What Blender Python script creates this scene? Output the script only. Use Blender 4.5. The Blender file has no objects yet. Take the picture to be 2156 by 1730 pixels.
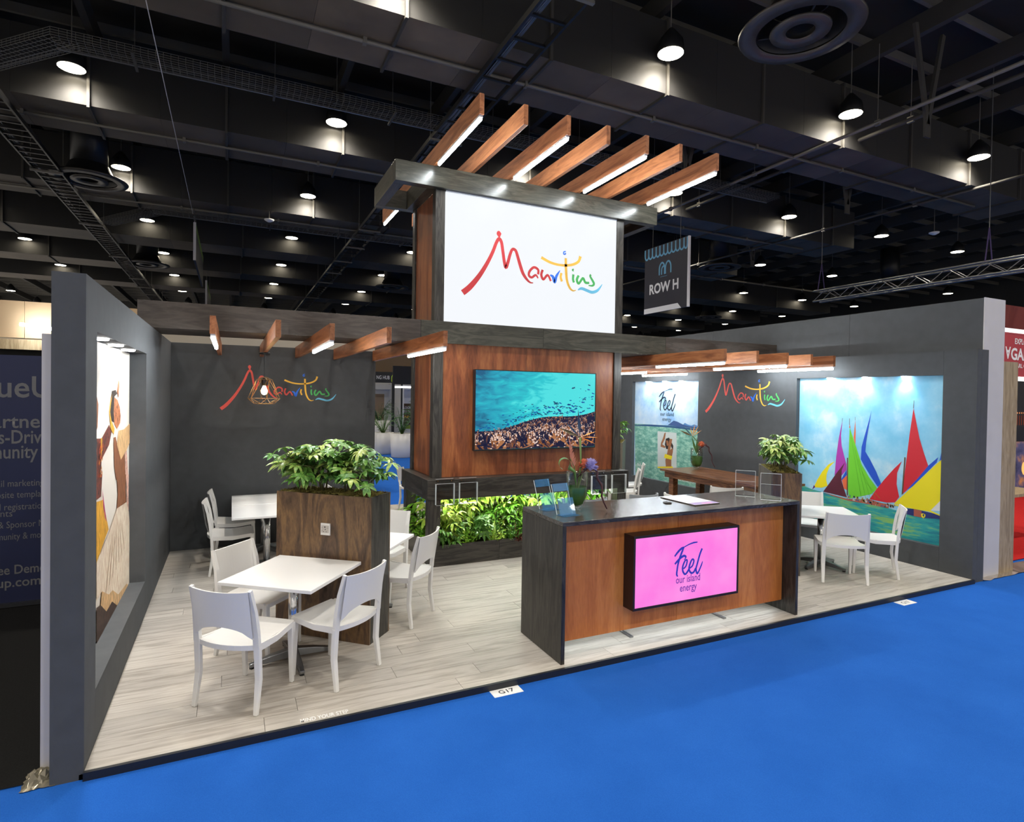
import bpy, bmesh, math, random
from mathutils import Vector, Matrix
random.seed(7)
sc = bpy.context.scene
C = sc.collection
R = math.radians
# All measures below are in drawing units; UNIT turns them into metres at the very end.
UNIT = 1.13

# ------------------------------------------------------------------ camera
cd = bpy.data.cameras.new('camera'); cam = bpy.data.objects.new('camera', cd); C.objects.link(cam)
_r = Vector((0.90229455, -0.43085462, 0.01512757)); _u = Vector((-0.00767609, 0.01902797, 0.99978948)); _f = Vector((0.43105177, 0.90222072, -0.01386155))
cam.matrix_world = Matrix(((_r.x, _u.x, -_f.x, 0.65959), (_r.y, _u.y, -_f.y, -3.55862), (_r.z, _u.z, -_f.z, 1.925), (0, 0, 0, 1)))
cd.sensor_width = 36.0; cd.lens = 1234.11 * 36.0 / 2156.0; cd.shift_y = -(865 - 849.79) / 2156.0
cd.clip_start = 0.05; cd.clip_end = 300
sc.camera = cam
# ------------------------------------------------------------------ world, exposure
w = bpy.data.worlds.new('world'); sc.world = w; w.use_nodes = True
w.node_tree.nodes['Background'].inputs[0].default_value = (1.0, 0.93, 0.84, 1); w.node_tree.nodes['Background'].inputs[1].default_value = 0.72
vs = sc.view_settings; vs.view_transform = 'Standard'; vs.look = 'None'; vs.gamma = 1.0; vs.exposure = 0.0; vs.use_curve_mapping = False
try:
    sc.cycles.use_denoising = True
    sc.cycles.max_bounces = 5; sc.cycles.diffuse_bounces = 3; sc.cycles.glossy_bounces = 2; sc.cycles.transmission_bounces = 2; sc.cycles.transparent_max_bounces = 16; sc.cycles.sample_clamp_indirect = 4.0
    sc.cycles.use_adaptive_sampling = True; sc.cycles.adaptive_threshold = 0.06; sc.cycles.adaptive_min_samples = 10
except Exception: pass
HALL_W = 860.0      # power of one hall lamp
TUBE = 80.0         # radiance of the LED battens

# ------------------------------------------------------------------ helpers
class MB:
    def __init__(s): s.v = []; s.f = []; s.m = []; s.k = 0
    def add(s, vs, fs):
        n = len(s.v); s.v += [tuple(v) for v in vs]; s.f += [tuple(n + i for i in f) for f in fs]; s.m += [s.k] * len(fs); return s
    def mat(s, k): s.k = k; return s
    def box(s, x0, x1, y0, y1, z0, z1, M=None):
        vs = [Vector((x, y, z)) for z in (z0, z1) for y in (y0, y1) for x in (x0, x1)]
        if M is not None: vs = [M @ v for v in vs]
        return s.add(vs, [(0, 2, 3, 1), (4, 5, 7, 6), (0, 1, 5, 4), (2, 6, 7, 3), (0, 4, 6, 2), (1, 3, 7, 5)])
    def sweep(s, pts, rad, n=8, caps=True, sq=None):
        pts = [Vector(p) for p in pts]; N = len(pts); rings = []; ref = None
        for i, p in enumerate(pts):
            d = (pts[min(i + 1, N - 1)] - pts[max(i - 1, 0)]).normalized()
            if ref is None: ref = Vector((0, 0, 1)) if abs(d.z) < .9 else Vector((1, 0, 0))
            a = (ref - d * ref.dot(d)).normalized(); b = d.cross(a); ref = a
            r = rad[i] if isinstance(rad, (list, tuple)) else rad
            if sq: rings.append([p + a * (u * sq[i][0]) + b * (v * sq[i][1]) for u, v in ((-1, -1), (1, -1), (1, 1), (-1, 1))])
            else: rings.append([p + (a * math.cos(2 * math.pi * k / n) + b * math.sin(2 * math.pi * k / n)) * r for k in range(n)])
        m = 4 if sq else n
        vs = [v for rg in rings for v in rg]; fs = []
        for i in range(N - 1):
            for k in range(m):
                fs.append((i * m + k, i * m + (k + 1) % m, (i + 1) * m + (k + 1) % m, (i + 1) * m + k))
        if caps: fs.append(tuple(reversed(range(m)))); fs.append(tuple((N - 1) * m + k for k in range(m)))
        return s.add(vs, fs)
    def cyl(s, p0, p1, r, r1=None, n=12, caps=True): return s.sweep([p0, p1], [r, r if r1 is None else r1], n, caps)
    def lathe(s, prof, n=20, c=(0, 0, 0)):
        vs = []; fs = []; m = len(prof)
        for k in range(n):
            a = 2 * math.pi * k / n
            vs += [(c[0] + r * math.cos(a), c[1] + r * math.sin(a), c[2] + z) for r, z in prof]
        for k in range(n):
            for i in range(m - 1):
                q = (k + 1) % n
                fs.append((k * m + i, q * m + i, q * m + i + 1, k * m + i + 1))
        return s.add(vs, fs)
    def quad(s, a, b, c, d): return s.add([a, b, c, d], [(0, 1, 2, 3)])
    def tf(s, M): s.v = [tuple(M @ Vector(v)) for v in s.v]; return s

def mesh(name, mb, mats, smooth=False):
    me = bpy.data.meshes.new(name); me.from_pydata(mb.v, [], mb.f)
    for m in (mats if isinstance(mats, (list, tuple)) else [mats]): me.materials.append(m)
    for p, k in zip(me.polygons, mb.m): p.material_index = k; p.use_smooth = smooth
    me.update(); return me
def obj(name, mb, mats, parent=None, smooth=False, loc=(0, 0, 0), rz=0, bevel=0):
    me = mb if isinstance(mb, bpy.types.Mesh) else mesh(name, mb, mats, smooth)
    o = bpy.data.objects.new(name, me); C.objects.link(o); o.location = loc; o.rotation_euler = (0, 0, rz)
    if parent: o.parent = parent
    if bevel:
        b = o.modifiers.new('bevel', 'BEVEL'); b.width = bevel; b.segments = 2; b.limit_method = 'ANGLE'
    return o
def tag(o, label, cat, group=None, kind=None):
    if label: o['label'] = label
    if cat: o['category'] = cat
    if group: o['group'] = group
    if kind: o['kind'] = kind
    return o
def thing(name, label, cat, loc=(0, 0, 0), rz=0, group=None, kind=None):
    o = bpy.data.objects.new(name, None); C.objects.link(o); o.location = loc; o.rotation_euler = (0, 0, rz); o.empty_display_size = .1
    return tag(o, label, cat, group, kind)
def struct(name, mb, mats, label=None, bevel=0, parent=None):
    o = obj(name, mb, mats, parent, bevel=bevel); o['kind'] = 'structure'
    if label: o['label'] = label
    return o
def copy_tree(o, parent=None):
    c = o.copy(); C.objects.link(c); c.parent = parent
    for ch in list(o.children): copy_tree(ch, c)
    return c
def lamp(name, kind, loc, energy, col, parent=None, rot=(0, 0, 0), **kw):
    l = bpy.data.lights.new(name, kind); l.energy = energy; l.color = col
    for k, v in kw.items(): setattr(l, k, v)
    o = bpy.data.objects.new(name, l); C.objects.link(o); o.location = loc; o.rotation_euler = rot
    if parent: o.parent = parent
    return o

# ------------------------------------------------------------------ materials
class NT:
    def __init__(s, name):
        s.m = bpy.data.materials.new(name); s.m.use_nodes = True; s.t = s.m.node_tree; s.b = s.t.nodes['Principled BSDF']
    def n(s, typ, **kw):
        x = s.t.nodes.new('ShaderNode' + typ)
        for k, v in kw.items():
            if k in x.inputs: x.inputs[k].default_value = v
            else: setattr(x, k, v)
        return x
    def l(s, a, b): s.t.links.new(a, b)
    def coord(s, scale=(1, 1, 1), rand=True):
        tc = s.n('TexCoord'); mp = s.n('Mapping'); mp.inputs['Scale'].default_value = scale
        s.l(tc.outputs['Object'], mp.inputs['Vector'])
        if rand:
            oi = s.n('ObjectInfo'); mu = s.n('VectorMath', operation='SCALE'); mu.inputs[0].default_value = (13.1, 7.7, 5.3); s.l(oi.outputs['Random'], mu.inputs['Scale']); s.l(mu.outputs[0], mp.inputs['Location'])
        return mp.outputs[0]
    def ramp(s, fac, cols):
        r = s.n('ValToRGB'); e = r.color_ramp.elements
        while len(e) < len(cols): e.new(.5)
        for q, (p, c) in zip(e, cols): q.position = p; q.color = (*c, 1)
        s.l(fac, r.inputs[0]); return r.outputs[0]
    def bump(s, h, st=.2, d=.002):
        b = s.n('Bump', Strength=st, Distance=d); s.l(h, b.inputs['Height']); s.l(b.outputs[0], s.b.inputs['Normal'])
def mat(name, col, rough=.5, metal=0., spec=.5, emis=None, es=0., noise=0., nscale=20):
    t = NT(name); b = t.b; b.inputs['Base Color'].default_value = (*col, 1); b.inputs['Roughness'].default_value = rough; b.inputs['Metallic'].default_value = metal
    b.inputs['Specular IOR Level'].default_value = spec
    if emis: b.inputs['Emission Color'].default_value = (*emis, 1); b.inputs['Emission Strength'].default_value = es
    if noise:
        v = t.coord((1, 1, 1)); nz = t.n('TexNoise', Scale=nscale, Detail=4.0); t.l(v, nz.inputs['Vector'])
        a = tuple(c * (1 - noise) for c in col); c2 = tuple(min(1, c * (1 + noise)) for c in col)
        t.l(t.ramp(nz.outputs[0], [(.3, a), (.7, c2)]), b.inputs['Base Color'])
    return t.m
def emit(name, col, s=1.0):
    t = NT(name); t.b.inputs['Base Color'].default_value = (0, 0, 0, 1); t.b.inputs['Specular IOR Level'].default_value = .2
    t.b.inputs['Emission Color'].default_value = (*col, 1); t.b.inputs['Emission Strength'].default_value = s; return t.m
def wood(name, cols, scale, rough=.4, rings=2.2, fibre=70, bump=.15, dist=1.2, tone=0., freq=9.0, amp=.55):
    """grain stretched along the axis with the small scale; figure from a distorted noise, fibres from a fine one"""
    t = NT(name); v = t.coord(scale)
    n1 = t.n('TexNoise', Scale=rings, Detail=5.0, Roughness=.55, Distortion=dist); t.l(v, n1.inputs['Vector'])
    n2 = t.n('TexNoise', Scale=fibre, Detail=3.0); t.l(v, n2.inputs['Vector'])
    wv = t.n('Math', operation='MULTIPLY'); wv.inputs[1].default_value = freq; t.l(n1.outputs[0], wv.inputs[0])
    fr = t.n('Math', operation='PINGPONG'); fr.inputs[1].default_value = 1.0; t.l(wv.outputs[0], fr.inputs[0])
    mx = t.n('Math', operation='MULTIPLY_ADD'); mx.inputs[1].default_value = amp; t.l(fr.outputs[0], mx.inputs[0])
    m2 = t.n('Math', operation='MULTIPLY'); m2.inputs[1].default_value = .5; t.l(n2.outputs[0], m2.inputs[0]); t.l(m2.outputs[0], mx.inputs[2])
    k = len(cols) - 1
    col = t.ramp(mx.outputs[0], [(.15 + .7 * i / k, c) for i, c in enumerate(cols)])
    if tone:
        oi = t.n('ObjectInfo'); mr = t.n('MapRange'); mr.inputs['To Min'].default_value = 1 - tone; mr.inputs['To Max'].default_value = 1 + tone; t.l(oi.outputs['Random'], mr.inputs['Value'])
        hs = t.n('HueSaturation'); t.l(mr.outputs[0], hs.inputs['Value']); t.l(col, hs.inputs['Color']); col = hs.outputs[0]
    t.l(col, t.b.inputs['Base Color']); t.b.inputs['Roughness'].default_value = rough
    t.bump(m2.outputs[0], bump, .002); return t.m
def acrylic(name, tint=(1, 1, 1), refl=.12, body=None):
    t = NT(name); tr = t.n('BsdfTransparent'); tr.inputs[0].default_value = (*tint, 1); gl = t.n('BsdfGlossy'); gl.inputs['Roughness'].default_value = .03
    lw = t.n('LayerWeight', Blend=.18); mx = t.n('MixShader'); ad = t.n('Math', operation='ADD'); ad.inputs[1].default_value = refl * .5
    ad.use_clamp = True; ml = t.n('Math', operation='MULTIPLY'); ml.inputs[1].default_value = .4; t.l(lw.outputs['Fresnel'], ml.inputs[0]); t.l(ml.outputs[0], ad.inputs[0]); t.l(ad.outputs[0], mx.inputs[0]); src = tr.outputs[0]
    if body:
        df = t.n('BsdfDiffuse'); df.inputs[0].default_value = (*body, 1); m0 = t.n('MixShader'); m0.inputs[0].default_value = .22; t.l(tr.outputs[0], m0.inputs[1]); t.l(df.outputs[0], m0.inputs[2]); src = m0.outputs[0]
    t.l(src, mx.inputs[1]); t.l(gl.outputs[0], mx.inputs[2])
    t.l(mx.outputs[0], t.t.nodes['Material Output'].inputs['Surface']); return t.m
MT = {}
MT['wall'] = mat('grey_wall', (.078, .083, .089), .75, spec=.25, noise=.06, nscale=9)
MT['wallw'] = mat('white_panel', (.56, .54, .54), .7, noise=.03, nscale=4)
MT['black'] = mat('black_paint', (.012, .013, .017), .45)
MT['carpet'] = NT('blue_carpet').m
def _carpet(m, a, b):
    t = NT.__new__(NT); t.m = m; t.t = m.node_tree; t.b = t.t.nodes['Principled BSDF']
    v = t.coord((1, 1, 1), False); n1 = t.n('TexNoise', Scale=1.6, Detail=5.0, Roughness=.65); t.l(v, n1.inputs['Vector']); n2 = t.n('TexNoise', Scale=160.0, Detail=2.0); t.l(v, n2.inputs['Vector'])
    ad = t.n('Math', operation='MULTIPLY_ADD'); ad.inputs[1].default_value = .5; t.l(n2.outputs[0], ad.inputs[0]); h = t.n('Math', operation='MULTIPLY'); h.inputs[1].default_value = .5; t.l(n1.outputs[0], h.inputs[0]); t.l(h.outputs[0], ad.inputs[2])
    t.l(t.ramp(ad.outputs[0], [(.3, a), (.7, b)]), t.b.inputs['Base Color']); t.b.inputs['Roughness'].default_value = .95; t.b.inputs['Specular IOR Level'].default_value = .1
    t.bump(n2.outputs[0], .5, .004)
_carpet(MT['carpet'], (.009, .082, .37), (.018, .118, .48))
MT['carpetk'] = mat('black_carpet', (.010, .010, .010), .95, spec=.1, noise=.3, nscale=90)
MT['carpetr'] = mat('red_carpet', (.45, .018, .018), .95, spec=.1, noise=.15, nscale=60)
MT['plank'] = wood('grey_oak_plank', [(.285, .255, .22), (.405, .37, .325), (.505, .47, .425)], (.5, 7, 7), .42, 2.0, 22, .06, .8, tone=.10, freq=6.0)
DK = [(.010, .009, .008), (.030, .027, .023), (.058, .052, .044)]
MT['darkz'] = wood('dark_stained_wood_upright', DK, (7, 7, .7), .36, 1.6, 22)
MT['darkx'] = wood('dark_stained_wood_beam', DK, (.7, 7, 7), .32, 1.6, 22)
MT['darky'] = wood('dark_stained_wood_side', DK, (7, .7, 7), .36, 1.6, 22)
MT['olive'] = wood('weathered_dark_beam', [(.020, .020, .015), (.045, .044, .034), (.075, .072, .055)], (.5, 4, 4), .28, 2.0, 20, .08)
MT['olivey'] = wood('weathered_dark_beam_side', [(.020, .018, .012), (.042, .038, .028), (.07, .062, .045)], (4, .5, 4), .33, 2.0, 20, .08)
MT['brownb'] = wood('brown_bulkhead_board', [(.026, .019, .015), (.044, .034, .028), (.06, .048, .04)], (.5, 4, 4), .5, 2.0, 20, .08)
RD = [(.12, .030, .011), (.23, .066, .022), (.34, .12, .040)]
MT['redz'] = wood('red_brown_plywood', RD, (2.4, 2.4, .4), .33, 1.6, 26, .06, 1.4, freq=5.0, amp=.5)
MT['redct'] = wood('orange_brown_plywood', [(.46, .135, .028), (.62, .21, .048), (.74, .29, .08)], (2.6, 2.6, .45), .36, 1.6, 26, .06, 1.2, freq=4.5, amp=.5)
MT['redy'] = wood('red_brown_rafter', [(.16, .052, .020), (.28, .095, .034), (.40, .155, .06)], (4, .45, 4), .38, 2.0, 20, .08, tone=.18, freq=6.0)
MT['plantz'] = wood('brown_plywood_planter', [(.040, .022, .013), (.095, .055, .032), (.20, .115, .05)], (2.6, 2.6, .6), .42, 1.5, 40, .06, 1.6, freq=6.5, amp=.55)
MT['plantg'] = wood('grey_plywood_planter', [(.05, .042, .034), (.10, .085, .068), (.15, .13, .105)], (7, 7, .7), .5, 1.6, 18, .1)
MT['walnut'] = wood('walnut_table', [(.05, .018, .008), (.14, .055, .022), (.24, .105, .045)], (6, .5, 6), .3, 2, 16, .08)
MT['ply'] = wood('pale_plywood', [(.22, .15, .08), (.34, .25, .14), (.42, .32, .2)], (6, 6, .6), .55, 1.8, 20)
MT['white'] = mat('white_plastic', (.80, .79, .77), .32)
MT['whitet'] = mat('white_laminate', (.84, .84, .84), .3)
MT['chrome'] = mat('chrome', (.75, .76, .78), .14, 1.0)
MT['alu'] = mat('brushed_aluminium', (.30, .31, .32), .36, 1.0)
MT['mdark'] = mat('black_metal', (.02, .02, .021), .4, .4)
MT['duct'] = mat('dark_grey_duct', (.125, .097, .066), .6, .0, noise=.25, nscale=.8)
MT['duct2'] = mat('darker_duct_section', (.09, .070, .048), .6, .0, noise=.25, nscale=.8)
MT['ductshade'] = mat('shaded_duct_side', (.016, .0155, .015), .7)  # shade on the duct sides put into the colour
MT['ceil'] = mat('black_ceiling', (.018, .017, .015), .9)
MT['steel'] = mat('painted_steel', (.045, .042, .037), .6)
MT['steelg'] = mat('grey_steel', (.17, .16, .14), .5, .3)
MT['rung'] = mat('galvanised_tray', (.22, .22, .22), .4, .7)
MT['ring'] = mat('grey_diffuser_metal', (.08, .072, .062), .4, .3)
MT['tube'] = emit('led_tube', (.90, .97, 1.0), TUBE)
MT['hall'] = emit('hall_lamp_glass', (1.0, .88, .66), 30.0)
MT['spot'] = emit('downlight_lens', (.75, .87, 1.0), 40.0)
MT['spotw'] = emit('white_downlight_lens', (1.0, .98, .95), 40.0)
MT['lb'] = emit('lightbox_face', (.93, .96, 1.0), .98)
MT['acr'] = acrylic('clear_acrylic', (.985, .99, .99), .02); MT['acrb'] = acrylic('blue_acrylic', (.70, .88, .99), .1, (.16, .46, .85))
MT['edge'] = mat('acrylic_edge', (.75, .8, .82), .2)
MT['glass'] = acrylic('clear_glass', (.97, .985, .975), .06)
MT['moss'] = mat('moss', (.16, .13, .03), .95, noise=.6, nscale=60)
MT['bark'] = mat('plant_stem', (.11, .10, .035), .7)
def leafmat(name, a, b, c):
    t = NT(name); v = t.coord((1, 1, 1)); nz = t.n('TexNoise', Scale=28.0, Detail=3.0); t.l(v, nz.inputs['Vector'])
    oi = t.n('ObjectInfo'); ad = t.n('Math', operation='MULTIPLY_ADD'); ad.inputs[1].default_value = .45; t.l(oi.outputs['Random'], ad.inputs[0]); t.l(nz.outputs[0], ad.inputs[2])
    t.l(t.ramp(ad.outputs[0], [(.45, a), (.72, b), (.98, c)]), t.b.inputs['Base Color']); t.b.inputs['Roughness'].default_value = .3
    t.b.inputs['Transmission Weight'].default_value = 0; t.b.inputs['Subsurface Weight'].default_value = 0
    return t.m
MT['leaf'] = leafmat('variegated_leaf', (.05, .17, .03), (.15, .33, .06), (.44, .54, .14))
MT['leaf2'] = leafmat('bright_leaf', (.08, .26, .02), (.22, .46, .04), (.50, .62, .10))
MT['leaf3'] = leafmat('dark_leaf', (.02, .08, .012), (.06, .18, .03), (.12, .27, .05))
MT['leafr'] = mat('red_leaf', (.16, .04, .03), .4)
MT['palm'] = leafmat('palm_frond', (.03, .10, .02), (.07, .17, .04), (.16, .28, .08))
MT['tan'] = mat('tan_wall', (.42, .29, .17), .8); MT['cream'] = mat('cream_panel', (.62, .55, .44), .8)
MT['darkgap'] = mat('dark_recess', (.01, .01, .01), .9)
def PT(name, c, d, sc_=(1, 1, 1), k=30.0): # printed texture
    if name in MT: return MT[name]
    t = NT(name); v = t.coord(sc_, False); n = t.n('TexNoise', Scale=k, Detail=5.0, Roughness=.7); t.l(v, n.inputs['Vector'])
    t.l(t.ramp(n.outputs[0], [(.36, d), (.5, c), (.66, tuple(min(1, q * 1.35) for q in c))]), t.b.inputs['Base Color']); t.b.inputs['Roughness'].default_value = .6; MT[name] = t.m; return t.m
def P(name, c, rough=.55): # printed colour
    if name not in MT: MT[name] = mat(name, c, rough)
    return MT[name]

LOGO={'m':[(0.0064,-0.0028,0.0251),(0.053,0.0372,0.0244),(0.1112,0.1084,0.0203),(0.1608,0.1881,0.017),(0.197,0.2606,0.0154),(0.2218,0.3237,0.0146),(0.2389,0.3465,0.0154),(0.2549,0.3278,0.0146),(0.2653,0.273,0.0146),(0.2758,0.2138,0.0147),(0.2874,0.1782,0.0156),(0.2999,0.2078,0.0147),(0.3135,0.2571,0.0139),(0.3251,0.2867,0.013),(0.337,0.2959,0.013),(0.3542,0.2858,0.0139),(0.3695,0.2461,0.0148),(0.3875,0.1956,0.0158),(0.4054,0.1536,0.0149),(0.4307,0.121,0.0123),(0.4559,0.1022,0.0079),(0.4784,0.1009,0.0035)],'h':[(0.241,0.394,0.0034),(0.2387,0.3881,0.0172),(0.2375,0.3772,0.0223),(0.2386,0.3666,0.0154),(0.2407,0.354,0.0043)],'a':[(0.5126,0.158,0.0115),(0.5121,0.1869,0.0115),(0.4817,0.1991,0.0115),(0.4522,0.1717,0.0115),(0.4476,0.1447,0.0115),(0.4678,0.1344,0.0106),(0.4951,0.1518,0.0098),(0.513,0.1336,0.0062)],'u':[(0.545,0.1903,0.0116),(0.5354,0.1581,0.0125),(0.5511,0.1307,0.0116),(0.5813,0.1605,0.0107),(0.6051,0.1247,0.0099)],'r':[(0.5993,0.1624,0.0063),(0.6201,0.1532,0.0135),(0.6337,0.1208,0.0135),(0.6459,0.1604,0.0126),(0.6713,0.1992,0.0036)],'i':[(0.6821,0.1844,0.0118),(0.6774,0.1567,0.0118),(0.6873,0.1305,0.0118)],'t':[(0.7134,0.2832,0.0127),(0.7158,0.2175,0.0136),(0.7235,0.1454,0.0127),(0.7446,0.0972,0.011),(0.769,0.0789,0.0073),(0.7931,0.0833,0.0037)],'b':[(0.5334,0.2671,0.0133),(0.6055,0.2417,0.0117),(0.6838,0.2345,0.0109),(0.7578,0.2449,0.0119),(0.8083,0.2711,0.0128),(0.8238,0.3074,0.0147)],'d':[(0.7126,0.3272,0.0045),(0.6979,0.321,0.0063),(0.6982,0.3078,0.0063),(0.7087,0.3091,0.0063),(0.7112,0.318,0.0045)],'j':[(0.7723,0.1846,0.0119),(0.7702,0.1546,0.0119),(0.7771,0.1323,0.0119)],'k':[(0.7743,0.2192,0.0055),(0.7648,0.2127,0.0073),(0.7735,0.2053,0.0055)],'v':[(0.8128,0.1818,0.011),(0.7998,0.1529,0.0129),(0.8138,0.129,0.011),(0.8456,0.1667,0.012),(0.8653,0.1409,0.012),(0.8955,0.1415,0.0102)],'s':[(0.9082,0.1962,0.0093),(0.9029,0.184,0.0102),(0.9314,0.1426,0.0121),(0.9207,0.1252,0.0093),(0.8903,0.1238,0.0046)],'w':[(0.8092,0.0871,0.0046),(0.8361,0.0988,0.0129),(0.8745,0.0907,0.0139),(0.9188,0.0817,0.014),(0.963,0.0988,0.0122),(0.9986,0.142,0.0028)]}
FEEL=[[(0.0066,0.5463,0.0365),(0.1171,0.6548,0.0471),(0.2355,0.737,0.0473),(0.3223,0.7652,0.0368)],[(0.3223,0.7652,0.0211),(0.5038,0.8265,0.0264),(0.6672,0.8585,0.0319),(0.805,0.8614,0.0267)],[(0.3157,0.7606,0.0421),(0.2389,0.6005,0.0473),(0.1753,0.4605,0.0472),(0.1255,0.3091,0.0419),(0.1021,0.1759,0.0419),(0.0891,0.052,0.0419),(0.1268,-0.0152,0.0262)],[(0.0184,0.3366,0.0418),(0.1884,0.4696,0.0472),(0.3214,0.529,0.0474),(0.3965,0.5001,0.0422),(0.3774,0.4495,0.0264),(0.3309,0.4176,0.0126)],[(0.3234,0.1767,0.0316),(0.4096,0.2459,0.037),(0.4467,0.3894,0.037),(0.3787,0.3967,0.0369),(0.3011,0.258,0.0421),(0.2975,0.1324,0.0421),(0.3608,0.0304,0.0422),(0.4282,0.0435,0.0423),(0.5208,0.1489,0.0424)],[(0.5476,0.167,0.0318),(0.6418,0.2305,0.0372),(0.6866,0.3634,0.0372),(0.6238,0.402,0.0372),(0.5449,0.273,0.0424),(0.521,0.1383,0.0424),(0.5919,0.0349,0.0425),(0.6877,0.0449,0.0426),(0.7542,0.1435,0.0427)],[(0.9769,0.6688,0.0429),(0.8973,0.5114,0.0428),(0.8197,0.2852,0.0427),(0.7686,0.1206,0.0427),(0.8133,-0.007,0.0427),(0.8809,0.0651,0.0375),(0.974,0.2361,0.0322),(1.0,0.3135,0.0129)]]
SAILS=[('yel',[(1.68,1.108),(1.762,1.018),(1.799,0.921),(1.804,0.834),(1.782,0.759),(1.872,0.721),(1.992,0.709),(1.939,0.823),(1.87,0.94),(1.778,1.052)]),('pur',[(1.99,0.743),(2.016,0.673),(1.968,0.716)]),('mag',[(1.585,1.686),(1.603,1.462),(1.591,1.324),(1.556,1.202),(1.516,1.081),(1.514,1.012),(1.586,0.92),(1.683,0.921),(1.666,1.163),(1.635,1.418)]),('blu',[(1.585,0.878),(1.514,1.012),(1.51,0.944),(1.577,0.851)]),('ora',[(1.577,0.865),(1.51,0.937),(1.493,0.739),(1.545,0.759)]),('mar',[(1.539,1.106),(1.58,1.004),(1.584,0.864),(1.545,0.759),(1.498,0.648),(1.847,0.67),(1.757,0.798),(1.654,0.953)]),('ora',[(1.41,1.679),(1.427,1.447),(1.4,1.333),(1.4,1.503)]),('blu',[(1.196,1.808),(1.226,1.608),(1.259,1.392),(1.266,1.277),(1.202,1.183),(1.118,1.034),(1.053,0.891),(1.094,0.846),(1.183,0.959),(1.268,1.082),(1.323,1.17),(1.316,1.333),(1.278,1.484),(1.228,1.674)]),('gre',[(1.484,1.573),(1.446,1.473),(1.385,1.314),(1.31,1.104),(1.21,0.956),(1.1,0.825),(1.178,0.741),(1.314,0.692),(1.469,0.639),(1.49,0.781),(1.491,1.084)]),('ora',[(1.486,1.628),(1.491,1.566),(1.474,1.567)]),('red',[(0.689,1.848),(0.658,1.7),(0.613,1.492),(0.556,1.312),(0.51,1.182),(0.584,1.038),(0.734,0.867),(0.8,0.794),(0.785,0.936),(0.755,1.23),(0.726,1.534)]),('red',[(0.809,1.201),(0.861,1.053),(0.864,0.912),(0.83,0.764),(0.878,0.689),(0.979,0.668),(1.197,0.675),(1.113,0.81),(1.011,0.956),(0.9,1.099)]),('blu',[(0.404,1.291),(0.507,1.183),(0.619,1.021),(0.746,0.859),(0.676,0.914),(0.506,1.122),(0.419,1.229)]),('blu',[(0.352,1.463),(0.348,1.29),(0.391,1.244)]),('yel',[(0.348,1.29),(0.451,1.177),(0.676,0.914),(0.89,0.671),(0.693,0.661),(0.473,0.664),(0.337,0.832)]),('whi',[(0.337,0.832),(0.473,0.664),(0.333,0.68)]),('hul',[(1.847,0.663),(1.498,0.63),(1.19,0.672),(1.043,0.651),(0.953,0.653),(0.952,0.602),(1.243,0.61),(1.483,0.609),(1.707,0.635)]),('nav',[(0.765,0.635),(0.657,0.649),(0.332,0.63),(0.331,0.588),(0.55,0.564),(0.655,0.565),(0.764,0.57)]),('hul',[(0.657,0.649),(0.569,0.64),(0.568,0.564),(0.655,0.564)]),('yel',[(0.574,0.606),(0.551,0.615),(0.526,0.605),(0.528,0.578),(0.547,0.557),(0.569,0.57)]),('nav',[(0.556,0.602),(0.544,0.609),(0.537,0.596),(0.544,0.575),(0.55,0.566),(0.548,0.584),(0.558,0.587)]),('yel',[(0.89,0.664),(0.473,0.664),(0.361,0.63),(0.371,0.62),(0.484,0.647),(0.889,0.649)]),('mas',[(0.685,1.941),(0.681,1.941),(0.686,1.846),(0.693,1.845)]),('mas',[(1.49,1.692),(1.484,1.693),(1.484,1.608),(1.49,1.607)]),('mas',[(1.588,1.691),(1.582,1.691),(1.587,1.644),(1.591,1.644)]),('mas',[(1.511,1.171),(1.496,1.173),(1.487,0.671),(1.502,0.682)]),('mas',[(0.78,1.253),(0.765,1.254),(0.784,0.809),(0.801,0.794)]),('mas',[(1.413,1.713),(1.409,1.714),(1.408,1.673),(1.412,1.673)])]
SEA1=[(2.209, 0.722), (2.008, 0.675), (1.847, 0.663), (1.483, 0.609), (0.952, 0.602), (0.55, 0.561), (0.331, 0.588)]
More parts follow.
